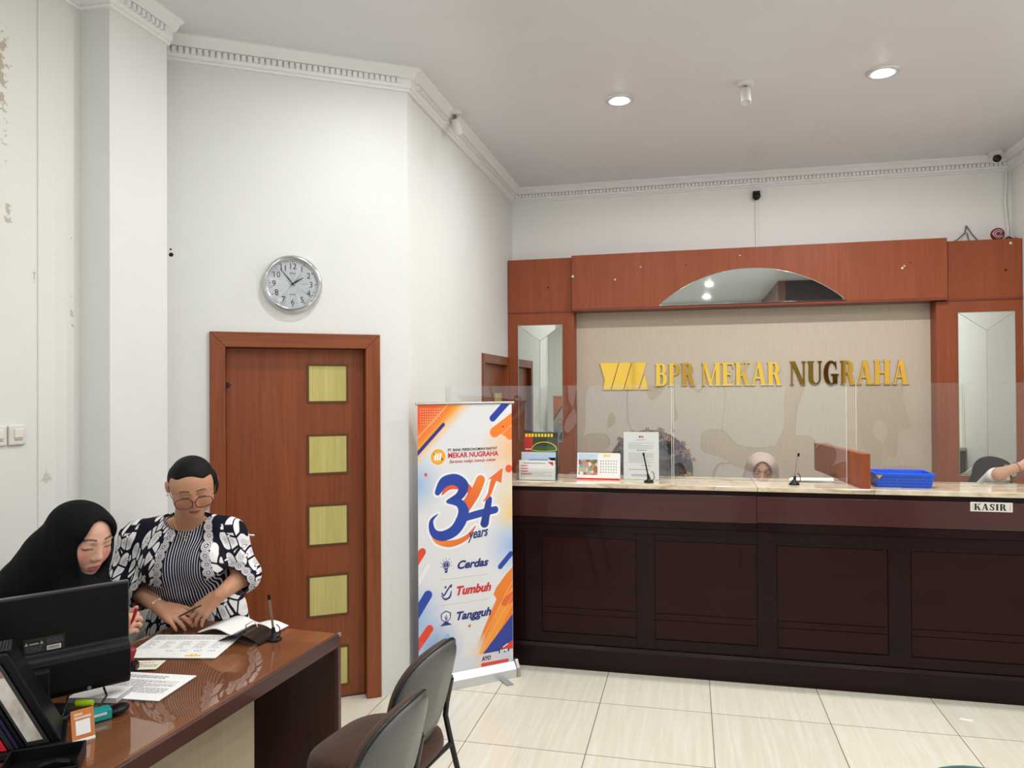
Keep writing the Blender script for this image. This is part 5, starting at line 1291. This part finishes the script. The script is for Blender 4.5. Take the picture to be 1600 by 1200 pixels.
# ------------------------------------------------------------------ cloth patterns
def batik_mat():
    m = mat('batik_cloth', (230, 228, 230), .8, spec=.15)
    at = N(m, 'ShaderNodeAttribute', attribute_name='pat')
    def vor(scale, loc=(0, 0, 0), rnd=.85):
        mp = N(m, 'ShaderNodeMapping'); mp.inputs['Scale'].default_value = scale; mp.inputs['Location'].default_value = loc; L(m, at.outputs['Vector'], mp.inputs['Vector'])
        v = N(m, 'ShaderNodeTexVoronoi', Scale=1., Randomness=rnd); L(m, mp.outputs[0], v.inputs['Vector']); return v
    v1 = vor((35, 14, 0), rnd=.8); v2 = vor((27, 27, 0), (3.3, 7.1, 0), 1.)
    navy, wht, gry = (20, 22, 36), (236, 234, 236), (206, 204, 208)
    c1 = ramp(m, v1.outputs['Distance'], [(0, gry), (.22, gry), (.34, wht), (.60, wht), (.63, navy)])
    sel = ramp(m, v2.outputs['Distance'], [(.215, (1, 1, 1, 1)), (.225, (0, 0, 0, 1))]); dot = ramp(m, v2.outputs['Distance'], [(.175, wht), (.19, navy)])
    ve = N(m, 'ShaderNodeTexVoronoi', Scale=1., Randomness=.8, feature='DISTANCE_TO_EDGE'); L(m, v1.inputs['Vector'].links[0].from_socket, ve.inputs['Vector'])
    ed = ramp(m, ve.outputs['Distance'], [(.055, navy), (.075, (255, 255, 255))]); mu = N(m, 'ShaderNodeMix', data_type='RGBA', blend_type='DARKEN'); mu.inputs[0].default_value = 1.
    L(m, c1, mu.inputs[6]); L(m, ed, mu.inputs[7]); c1 = mu.outputs[2]
    mx = N(m, 'ShaderNodeMix', data_type='RGBA'); L(m, sel, mx.inputs[0]); L(m, c1, mx.inputs[6]); L(m, dot, mx.inputs[7]); L(m, mx.outputs[2], BS(m).inputs['Base Color'])
    return m
def band_mat():
    m = mat('ringed_border', (230, 228, 230), .8, spec=.15)
    at = N(m, 'ShaderNodeAttribute', attribute_name='band'); sp = N(m, 'ShaderNodeSeparateXYZ'); L(m, at.outputs['Vector'], sp.inputs[0])
    md = N(m, 'ShaderNodeMath', operation='PINGPONG'); md.inputs[1].default_value = .017; L(m, sp.outputs[1], md.inputs[0])
    sb = N(m, 'ShaderNodeMath', operation='SUBTRACT'); sb.inputs[1].default_value = .020; L(m, sp.outputs[0], sb.inputs[0])
    cb = N(m, 'ShaderNodeCombineXYZ'); L(m, sb.outputs[0], cb.inputs[0]); L(m, md.outputs[0], cb.inputs[1])
    ln = N(m, 'ShaderNodeVectorMath', operation='LENGTH'); L(m, cb.outputs[0], ln.inputs[0])
    sc = N(m, 'ShaderNodeMath', operation='MULTIPLY'); sc.inputs[1].default_value = 40.; L(m, ln.outputs['Value'], sc.inputs[0])
    navy, wht = (22, 24, 38), (232, 230, 232)
    L(m, ramp(m, sc.outputs[0], [(0, navy), (.06, navy), (.07, wht), (.17, wht), (.18, navy), (.30, navy), (.31, wht), (.42, wht), (.43, navy), (.50, navy), (.51, wht), (.60, wht), (.62, (70, 70, 84)), (.74, wht), (.78, navy)]), BS(m).inputs['Base Color'])
    return m
def stripe_mat():
    m = mat('striped_cloth', (40, 44, 70), .8, spec=.15)
    at = N(m, 'ShaderNodeAttribute', attribute_name='pat'); sp = N(m, 'ShaderNodeSeparateXYZ'); L(m, at.outputs['Vector'], sp.inputs[0])
    md = N(m, 'ShaderNodeMath', operation='PINGPONG'); md.inputs[1].default_value = .0052; L(m, sp.outputs[0], md.inputs[0])
    sc = N(m, 'ShaderNodeMath', operation='MULTIPLY'); sc.inputs[1].default_value = 1/.0052; L(m, md.outputs[0], sc.inputs[0])
    L(m, ramp(m, sc.outputs[0], [(.0, (224, 222, 226)), (.24, (224, 222, 226)), (.36, (26, 30, 54)), (1., (26, 30, 54))]), BS(m).inputs['Base Color']); return m
batik, band_m, stripes = batik_mat(), band_mat(), stripe_mat()
def keep_faces(V, F, keep):
    F = F[keep]; u, inv = np.unique(F, return_inverse=True); return V[u], inv.reshape(F.shape), u
def shell(o, t):
    s_ = o.modifiers.new('cloth_thickness', 'SOLIDIFY'); s_.thickness = t; s_.offset = 1.; return o

# ------------------------------------------------------------------ standing woman
def standing_woman():
    org = (-1.4857, 3.5300, 0.)
    t = thing('person', 'standing woman in glasses and black and white batik jacket, bending over the desk', 'person', (*toworld(org[0], org[1]), 0), YAW)
    hd = Head((-1.3432, 3.1300, 1.3548), rotm(.46, .46, -.09), .975)
    SL, SR = np.array((-1.6684, 3.3200, 1.0918)), np.array((-1.2608, 3.3200, 1.1008)); EL, ER = np.array((-1.7053, 3.2900, 0.9145)), np.array((-1.1855, 3.2900, 0.9368)); WL, WR = np.array((-1.4928, 3.1500, 0.8394)), np.array((-1.2410, 3.1500, 0.8852))
    NB = np.array((-1.4380, 3.2700, 1.1566)); chest, belly, hips = (np.array(q) for q in ((-1.4521, 3.3000, 1.0095), (-1.4572, 3.3300, 0.9228), (-1.4852, 3.5300, 0.6914)))
    bl, br = np.array((-1.4843, 3.2100, 1.0079)), np.array((-1.3355, 3.2100, 1.0070))
    Lo, Hi = np.array((-1.86, 2.90, .56)), np.array((-1.06, 3.80, 1.54))
    def torso(F, g=0., arms=True):
        F.ell(chest, (.172+g, .118+g, .165+g), None, .03); F.ell(belly, (.188+g, .145+g, .132+g), None, .06); F.ell(hips, (.195+g, .125+g, .20+g), None, .06)
        for q in (bl, br): F.ell(q, (.080+g, .070+g, .078+g), None, .05)
        F.cap(SL+(.03, 0, .0), SR-(.03, 0, 0), .058+g, .060+g, .05); F.cap(NB+(0, .04, -.005), SL, .050+g*.6, .050+g, .04); F.cap(NB+(0, .04, -.005), SR, .050+g*.6, .050+g, .04)
    # body
    F = Field(Lo, Hi, .0034); torso(F)
    F.cap(NB+(0, .035, -.03), hd.w((0, .055, -.035)), .063, .055, .02)
    F.path([SL, EL, WL], [.055, .046, .027], .02); F.path([SR, ER, WR], [.055, .046, .027], .02)
    hd.carve(F, wide=1.27, chin=-.004, crown=.88)
    tl = hand_on(F, WL, (.80, -.22, -.31), (.25, -.62, .72), -1, ((.12, .28, .2), (.30, .40, .3), (.34, .48, .38), (.34, .5, .4)), .14, 1.08, thumb=(.45, .05))
    tr = hand_on(F, WR, (-.70, -.22, -.60), (-.10, -.80, .55), 1, ((.20, .35, .25), (.28, .4, .3), (.32, .42, .3), (.3, .4, .3)), .20, 1.10, thumb=(.45, .5))
    V, Fc = F.mesh(2)
    C = hd.colour(V, (194, 143, 113), (164, 92, 84), brow=(52, 36, 30), blush=(200, 130, 108)); far = np.linalg.norm(V-hd.c, axis=1) > .20; C[far] = lin(196, 144, 114)
    for tp in tl+tr: C[np.linalg.norm(V-tp, axis=1) < .009] = lin(210, 148, 132)
    body = surf('body', V, Fc, skin, t, org); set_color(body, C)
    # striped blouse
    F = Field(Lo, Hi, .005); torso(F, .006); V, Fc = F.mesh(3); P = V[Fc].mean(1)
    ncx, ncz = NB[0]+.004, NB[2]+.075
    hole = lambda P, rx, rz: (((P[:, 0]-ncx)/rx)**2+((P[:, 2]-ncz)/rz)**2 < 1) & (P[:, 1] < NB[1]+.06)
    V, Fc, _ = keep_faces(V, Fc, ~hole(P, .100, .086) & (P[:, 2] > .58)); bo = surf('striped_blouse', V, Fc, stripes, t, org); vec_attr(bo, 'pat', V+(10, 0, 0)); shell(bo, .002)
    # jacket
    F = Field(Lo, Hi, .0044); torso(F, .019)
    cl, cr_ = EL+(WL-EL)*.60, ER+(WR-ER)*.34
    F.path([SL, EL+(-.004, 0, .0), cl+(cl-EL)*.3], [.068, .064, .060], .03); F.path([SR, ER, cr_+(cr_-ER)*.8], [.068, .064, .062], .03)
    F.ell(hips+(-.01, .0, -.10), (.222, .145, .22), None, .08)
    V, Fc = F.mesh(3); 
    # soft cloth folds along the sleeves
    V[:, 1] += .0035*np.sin(V[:, 2]*70+V[:, 0]*25)*(np.abs(V[:, 0]-chest[0]) > .15)
    P = V[Fc].mean(1)
    zs = np.array([0.6561, 0.7519, 0.8478, 0.9573, 1.0394, 1.1079, 1.1545, 1.2311]); lx = np.array([-1.4890, -1.4836, -1.4781, -1.4726, -1.4616, -1.4507, -1.4397, -1.4178]); rx = np.array([-1.2755, -1.2782, -1.2837, -1.2946, -1.3110, -1.3275, -1.3412, -1.3686])
    def edges(Q): return np.interp(Q[:, 2], zs, lx), np.interp(Q[:, 2], zs, rx)
    l_, r_ = edges(P); front = P[:, 1] < 3.29
    def along(Q, A, B): d = B-A; return ((Q-A) @ d)/np.linalg.norm(d)
    dl, dr = np.linalg.norm(cl-EL), np.linalg.norm(cr_-ER)
    nearL = np.linalg.norm(P-cl, axis=1) < .16; nearR = np.linalg.norm(P-cr_, axis=1) < .16
    offL = np.linalg.norm((P-EL)-np.outer(along(P, EL, WL), (WL-EL)/np.linalg.norm(WL-EL)), axis=1) < .085; offR = np.linalg.norm((P-ER)-np.outer(along(P, ER, WR), (WR-ER)/np.linalg.norm(WR-ER)), axis=1) < .085
    drop = (front & (P[:, 0] > l_) & (P[:, 0] < r_)) | hole(P, .112, .083) | (P[:, 2] < .60) | (nearL & offL & (along(P, EL, WL) > dl)) | (nearR & offR & (along(P, ER, WR) > dr))
    V, Fc, _ = keep_faces(V, Fc, ~drop); P = V[Fc].mean(1)
    ja = surf('batik_jacket', V, Fc, [batik, band_m], t, org)
    pat = np.stack([np.where(V[:, 0] < chest[0], 1, -1)*(V[:, 0]-chest[0])*.92+V[:, 2]*-.42, V[:, 2]*.90+np.abs(V[:, 0]-chest[0])*-.42, V[:, 1]], 1)+(5, 5, 0); vec_attr(ja, 'pat', pat)
    l_, r_ = edges(V); fr = V[:, 1] < 3.29; du = np.minimum(np.where(V[:, 0] <= chest[0], l_-V[:, 0], 9), np.where(V[:, 0] > chest[0], V[:, 0]-r_, 9)); bandA = np.stack([du, V[:, 2]+3*.034, 0*du], 1)
    isb = fr & (du < .036) & (du > -.02)
    for A, B, dd, cc in ((EL, WL, dl, cl), (ER, WR, dr, cr_)):
        ax = (B-A)/np.linalg.norm(B-A); q = along(V, A, B); rel = (V-A)-np.outer(q, ax); m = (dd-q < .040) & (dd-q > -.02) & (np.linalg.norm(rel, axis=1) < .085) & (np.linalg.norm(V-cc, axis=1) < .14)
        e1 = np.cross(ax, (0, 0, 1)); e1 /= np.linalg.norm(e1); e2 = np.cross(ax, e1); ang = np.arctan2(rel @ e1, rel @ e2)*.066
        bandA[m] = np.stack([dd-q, ang+1., 0*q], 1)[m]; isb |= m
    vec_attr(ja, 'band', bandA); mat_by(ja, isb[Fc].mean(1) > .5); shell(ja, .004)
    # trousers and shoes, below the desk top
    F = Field((-1.86, 3.2, 0.0), (-1.02, 3.86, .74), .012); hp = np.array((hips[0], hips[1], .66)); F.ell(hp, (.20, .125, .12), None, .05)
    for q in (-1, 1): F.path([(hips[0]+q*.095, hips[1], .62), (hips[0]+q*.10, hips[1]+.01, .35), (hips[0]+q*.10, hips[1]+.02, .045)], [.105, .08, .062], .03)
    V, Fc = F.mesh(2); surf('trousers', V, Fc, mat('navy_trousers', (26, 28, 40), .8), t, org)
    for q in (-1, 1): MB().ball((hips[0]+q*.10-org[0], hips[1]-.04-org[1], .035), (.045, .12, .035), 16).build('shoe', black_pl, t)
    # hair gathered at the back
    F = Field(hd.c-.24, hd.c+.24, .004); R = hd.R; k = hd.k
    F.ell(hd.w((0, .020, .036)), np.array((.087, .101, .080))*k, R, .01); F.ell(hd.w((0, .05, -.02)), np.array((.086, .078, .085))*k, R, .03); F.ell(hd.w((.0, .125, -.02)), np.array((.05, .045, .05))*k, R, .02)
    F.ell(hd.w((.082, .004, -.004)), np.array((.024, .040, .056))*k, R, .02); F.ell(hd.w((-.072, .030, .010)), np.array((.022, .040, .055))*k, R, .02)
    F.ell(hd.w((-.008, -.112, -.004)), np.array((.081, .094, .099))*k, R @ rotm(0, 0, -.20), .012, 's'); F.ell(hd.w((-.100, -.03, -.055)), np.array((.035, .05, .062))*k, R, .01, 's')
    F.cap(hd.w((-.02, -.09, .125)), hd.w((-.035, -.02, .148)), .006*k, .004*k, .01, 's')
    V, Fc = F.mesh(2); surf('hair', V, Fc, hair_m, t, org)
    # glasses
    gf = mat('tortoise_frame', (86, 44, 38), .3); mb = MB(); lens = MB()
    gz, gy = -.017, -.114
    for q in (-1, 1):
        pts = []
        for j in range(28):
            cx, cz = sup(2*PI*j/28, 2.8); x = q*.0395+.0335*cx; z = gz+.0235*cz-(.003 if cz < 0 and cx*q < 0 else 0); pts.append(hd.w((x, gy+.16*abs(x)**1.6*2.2, z))-org)
        mb.tube(pts, .0022*k, 6, closed=True); lens.add(pts, [tuple(range(28))])
        mb.tube([hd.w(p)-org for p in ((q*.072, gy+.030, gz+.010), (q*.085, -.070, gz+.014), (q*.094, -.01, gz+.030), (q*.094, .012, gz+.020))], .0015*k, 6)
    mb.tube([hd.w(p)-org for p in ((-.008, gy+.002, gz+.004), (0, gy-.002, gz+.007), (.008, gy+.002, gz+.004))], .0017*k, 6)
    g = mb.build('glasses', gf, t); lens.build('lenses', thin_glass('spectacle_lens', (.97, .97, .97), 1.35), g)
    # jewellery
    gold_j = mat('fine_gold', (226, 190, 120), .2, 1.); pearl = mat('pearl', (240, 236, 230), .2)
    fx = [hd.w(p)-org for p in ((-.062, .005, -.115), (-.055, -.05, -.150))]
    ch = [np.array(p)-org for p in ((-1.4701, 3.2300, 1.2084), (-1.4371, 3.1750, 1.1820), (-1.3959, 3.1250, 1.1559), (-1.3609, 3.1000, 1.1391))]+[np.array(p)-org for p in ((-1.3449, 3.1250, 1.1556), (-1.3499, 3.1750, 1.1788), (-1.3620, 3.2300, 1.2050))]
    mb = MB().tube(ch, .0011, 5); c5 = ch[3]; mb.ball(c5+(0, -.003, -.008), .005, 10); mb.build('necklace', gold_j, t)
    MB().ball(hd.w((-.101, -.004, -.032))-org, .0055, 10).build('earring', pearl, t)
    ax = (WL-EL)/np.linalg.norm(WL-EL); e1 = np.cross(ax, (0, 0, 1)); e1 /= np.linalg.norm(e1); e2 = np.cross(ax, e1); wc = WL-ax*.012-org
    mb = MB().tube([wc+.029*(math.cos(a)*e1+math.sin(a)*e2) for a in np.linspace(0, 2*PI, 25)[:-1]], .0010, 5, closed=True)
    for a in np.linspace(0, 2*PI, 7)[:-1]: mb.ball(wc+.030*(math.cos(a+.4)*e1+math.sin(a+.4)*e2), .0048, 8)
    mb.build('bracelet', pearl, t)
    pn = MB().tube([np.array(p)-org for p in ((-1.3697, 3.0500, 0.8244), (-1.3588, 3.0550, 0.8307), (-1.3073, 3.0700, 0.8562), (-1.2851, 3.0800, 0.8650))], [.0012, .0034, .0036, .0034], 10)
    po = thing('ball_pen', 'thin dark pen held between the standing woman\'s hands', 'pen', (*toworld(org[0], org[1]), 0), YAW); pn.build('barrel', mat('dark_pen', (28, 30, 44), .3), po)
standing_woman()

# ------------------------------------------------------------------ women in headscarves
def scarf_mat(name, a, b, rough=.85):
    m = mat(name, b, rough, spec=.15); n = N(m, 'ShaderNodeTexNoise', Scale=500., Detail=2.); L(m, objco(m), n.inputs['Vector'])
    L(m, ramp(m, n.outputs['Fac'], [(.3, a), (.7, b)]), BS(m).inputs['Base Color'])
    n2 = N(m, 'ShaderNodeTexNoise', Scale=1., Detail=3., Distortion=.6); L(m, objco(m, (26, 26, 5)), n2.inputs['Vector'])
    bp = N(m, 'ShaderNodeBump', Strength=.5, Distance=.012); L(m, n2.outputs['Fac'], bp.inputs['Height']); L(m, bp.outputs['Normal'], BS(m).inputs['Normal']); return m
def headscarf(F, hd, drape, open_=(.059, .075, .092), oz=-.012, loose=1.):
    k = hd.k; R = hd.R
    F.ell(hd.w((0, .018, .022)), np.array((.090, .104, .078))*k*loose, R, .01); F.ell(hd.w((0, -.005, -.045)), np.array((.093, .099, .100))*k*loose, R, .03)
    F.ell(hd.w((0, -.042, .040)), np.array((.070, .062, .048))*k, R, .03)
    for a, b, ra, rb in drape: F.cap(a, b, ra, rb, .06)
    F.ell(hd.w((0, -.115, oz)), np.array((open_[0], open_[1]*1.35, open_[2]))*k, R, .008, 's'); F.cap(hd.w((0, -.03, oz)), hd.w((0, -.30, oz-.02)), open_[0]*.80*k, open_[0]*.95*k, .02, 's')
black_scarf = scarf_mat('black_headscarf', (7, 8, 11), (13, 14, 18)); beige_scarf = scarf_mat('beige_headscarf', (178, 158, 148), (200, 182, 172)); black_cloth = scarf_mat('black_cloth', (9, 9, 12), (16, 16, 19))
def seated_woman():
    org = (-1.8858, 2.9200, .0)
    t = thing('person', 'seated woman in black headscarf behind the monitor, looking down to the right', 'person', (*toworld(org[0], org[1]), 0), YAW)
    hd = Head((-1.5307, 2.6600, 1.2407), rotm(1.08, .38, .0), 1.08)
    Lo, Hi = np.array((-2.02, 2.34, .52)), np.array((-1.26, 3.06, 1.40))
    SB, SF = np.array((-1.8415, 2.8600, 0.9071)), np.array((-1.5108, 2.5800, 0.9659)); PV = np.array((-1.8874, 2.9200, 0.5136)); CH = np.array((-1.8322, 2.8600, 0.8162))
    HW = np.array((-1.5327, 2.8600, 0.8267)); EB = np.array((-1.6789, 2.8000, 0.7628)); EF = np.array((-1.6653, 2.6200, 0.8354)); HF = np.array((-1.5764, 2.6600, 0.8483))
    F = Field(Lo, Hi, .0036)
    F.ell(CH, (.13, .16, .19), None, .03); F.ell(PV, (.15, .18, .16), None, .06); F.cap(SB, SF, .06, .06, .05); F.cap(CH+(.03, 0, .1), hd.w((0, .03, -.06)), .06, .055, .04)
    F.path([SB, EB, HW], [.05, .042, .026], .03); F.path([SF, EF, HF], [.05, .042, .026], .03)
    hd.carve(F, ears=False, wide=1.02, crown=.80)
    tp = hand_on(F, HW, (.86, -.12, .45), (-.35, -.90, .30), -1, ((.9, 1.2, .8),)*4, .06, .98, thumb=(.55, .3)); hand_on(F, HF, (.9, -.1, -.3), (0, -.3, .95), -1, ((.3, .4, .3),)*4, .08, .98)
    V, Fc = F.mesh(2); C = hd.colour(V, (222, 174, 150), (186, 98, 98), brow=(62, 40, 34), blush=(222, 130, 116), lash=(70, 40, 36)); C[np.linalg.norm(V-hd.c, axis=1) > .2] = lin(216, 164, 142)
    for p in tp: C[np.linalg.norm(V-p, axis=1) < .014] = lin(224, 150, 138)
    set_color(surf('body', V, Fc, skin, t, org), C)
    F = Field(Lo, Hi, .005); g = .014
    F.ell(CH, (.13+g, .16+g, .19+g), None, .03); F.ell(PV, (.15+g, .18+g, .16+g), None, .06); F.cap(SB, SF, .06+g, .06+g, .05)
    F.path([SB, EB, EB+(HW-EB)*.72], [.066, .060, .046], .03); F.path([SF, EF, EF+(HF-EF)*.72], [.066, .060, .046], .03)
    V, Fc = F.mesh(3); bl = surf('black_blouse', V, Fc, [black_cloth, mat('gold_batik', (150, 126, 92), .8)], t, org)
    P = V[Fc].mean(1); n_ = np.sin(P[:, 0]*190+np.sin(P[:, 1]*120)*1.5)*np.sin(P[:, 2]*170+P[:, 1]*90); mat_by(bl, ((n_ > .45) & (P[:, 2] > CH[2]+.06) & (P[:, 1] < CH[1]+.10)).astype(int))
    F = Field(Lo, Hi, .0042)
    headscarf(F, hd, [(hd.w((0, .045, -.03)), (-1.7168, 2.7400, 1.0124), .088, .150), ((-1.6492, 2.7000, 1.1503), (-1.7837, 2.8000, 0.9125), .11, .165), (hd.w((0, -.03, -.125)), (-1.4935, 2.6200, 0.9873), .072, .095), ((-1.7832, 2.8000, 1.0086), (-1.7695, 2.8000, 0.8763), .13, .15)], (.058, .078, .098), -.006)
    F.cut_half((-1.6502, 2.7000, 0.9927), (-.05, -.35, -1), .02)
    V, Fc = F.mesh(3)
    rel = V-hd.c; ang = np.arctan2(rel[:, 1], rel[:, 0]); lowf = np.clip((hd.c[2]-V[:, 2])/.15, 0, 1); V[:, 0] += .006*lowf*np.sin(ang*9+V[:, 2]*12); V[:, 1] += .006*lowf*np.cos(ang*8+V[:, 2]*16)
    surf('headscarf', V, Fc, black_scarf, t, org)
    mb = MB().tube([np.array((-1.7556, 2.6600, 1.0525))-org, np.array((-1.7464, 2.6600, 1.0593))-org], .002, 8).ball(np.array((-1.7464, 2.6600, 1.0593))-org, .004, 8); mb.build('scarf_pin', satin, t)
    F = Field((-2.05, 2.3, 0), (-1.1, 3.2, .62), .014)
    for q in (-.1, .1): F.path([PV+(0, q, -.1), (PV[0]+.36, PV[1]-.06+q, .50), (PV[0]+.38, PV[1]-.06+q, .05)], [.10, .08, .06], .03)
    V, Fc = F.mesh(2); surf('skirt', V, Fc, black_cloth, t, org)
    po = thing('red_pen', 'red pen in the seated woman\'s hand beside the monitor', 'pen', (*toworld(org[0], org[1]), 0), YAW)
    MB().tube([np.array((-1.4126, 2.7600, 0.8867))-org, np.array((-1.4054, 2.7600, 0.9033))-org, np.array((-1.3959, 2.7700, 0.9429))-org], [.002, .006, .006], 10).build('barrel', mat('red_barrel', (176, 30, 40), .3), po)
seated_woman()
def counter_woman(label, hc, R, scarf, drape, skin_c, lip, lo, hi, extra=None, torso=None, k=1.06):
    org = (hc[0], hc[1]+.05, 0.); t = thing('person', label, 'person', (*toworld(org[0], org[1]), 0), YAW); hd = Head(hc, R, k)
    F = Field(lo, hi, .0046); hd.carve(F, ears=False, crown=.82); F.cap(hd.w((0, .03, -.06)), (hc[0], hc[1]+.05, hc[2]-.22), .055, .06, .03); F.ell((hc[0], hc[1]+.06, hc[2]-.42), (.18, .13, .24), None, .05)
    if extra: extra(F)
    V, Fc = F.mesh(2); C = hd.colour(V, skin_c, lip, blush=(196, 130, 112)); C[np.linalg.norm(V-hd.c, axis=1) > .2] = lin(*skin_c); set_color(surf('body', V, Fc, skin, t, org), C)
    F = Field(lo, hi, .006); headscarf(F, hd, drape(hd)); V, Fc = F.mesh(3); surf('headscarf', V, Fc, scarf, t, org)
    return t, hd, org
hb = (1.7706, 5.3000, 1.1773)
def _bl(hd): return [(hd.w((0, .03, -.03)), (hb[0]-.015, hb[1]+.06, hb[2]-.26), .105, .19), (hd.w((0, -.02, -.12)), (hb[0], hb[1]-.03, hb[2]-.27), .07, .13)]
tb, hdb, ob = counter_woman('woman in beige headscarf behind the counter, only her lowered head showing', hb, rotm(-.28, .26, .03), beige_scarf, _bl, (200, 152, 130), (160, 90, 84), np.array(hb)-(.30, .28, .72), np.array(hb)+(.30, .32, .24))
F = Field(np.array((hb[0]-.34, hb[1]-.3, .02)), np.array((hb[0]+.34, hb[1]+.36, hb[2]-.12)), .012); F.ell((hb[0], hb[1]+.06, hb[2]-.42), (.21, .155, .26), None, .05); F.cap((hb[0], hb[1]+.08, .50), (hb[0], hb[1]+.08, .03), .20, .19, .1)
V, Fc = F.mesh(2); surf('dress', V, Fc, black_cloth, tb, ob)
hk = (3.3057, 5.1200, 1.1650)
el, wk = np.array((2.9389, 4.5100, 1.2221)), np.array((3.0717, 4.5000, 1.2688)); shk = np.array((3.1462, 4.9800, 1.0572))
def arm(F):
    F.path([shk, el, wk], [.045, .034, .026], .02); hand_on(F, wk, (.80, -.05, .25), (-.1, -.5, .8), -1, ((.25, .3, .2),)*4, .08, 1.0)
def _bk(hd): return [(hd.w((0, .03, -.03)), (hk[0]-.05, hk[1]+.04, hk[2]-.26), .10, .17), (hd.w((0, -.02, -.12)), (hk[0], hk[1]-.03, hk[2]-.26), .07, .12)]
lo = np.minimum(np.array(hk)-(.36, .28, .72), el-.1); hi = np.maximum(np.array(hk)+(.30, .32, .24), wk+(.30, .1, .15))
tk, hdk, ok_ = counter_woman('woman in black headscarf at the right edge, bare forearm resting on the counter', hk, rotm(.42, .10, .0), black_scarf, _bk, (206, 160, 134), (164, 96, 88), lo, hi, arm, k=.98)
F = Field(lo-.05, hi, .007); F.path([shk, el+(shk-el)*.16], [.066, .056], .02); F.ell((hk[0]-.02, hk[1]+.06, hk[2]-.42), (.20, .15, .25), None, .05)
V, Fc = F.mesh(3); surf('white_blouse', V, Fc, mat('white_cloth', (222, 220, 216), .8), tk, ok_)
F = Field(np.array((hk[0]-.34, hk[1]-.3, .02)), np.array((hk[0]+.34, hk[1]+.36, .72)), .014); F.cap((hk[0], hk[1]+.08, .52), (hk[0], hk[1]+.08, .03), .20, .19, .1); V, Fc = F.mesh(2); surf('skirt', V, Fc, black_cloth, tk, ok_)
ax = (wk-el)/np.linalg.norm(wk-el); e1 = np.cross(ax, (0, 0, 1)); e1 /= np.linalg.norm(e1); e2 = np.cross(ax, e1); wc = wk-ax*.03-np.array(ok_)
MB().tube([wc+.0325*(math.cos(a)*e1+math.sin(a)*e2) for a in np.linspace(0, 2*PI, 25)[:-1]], .0018, 6, closed=True).build('bracelet', mat('dark_string', (90, 40, 40), .6), tk)
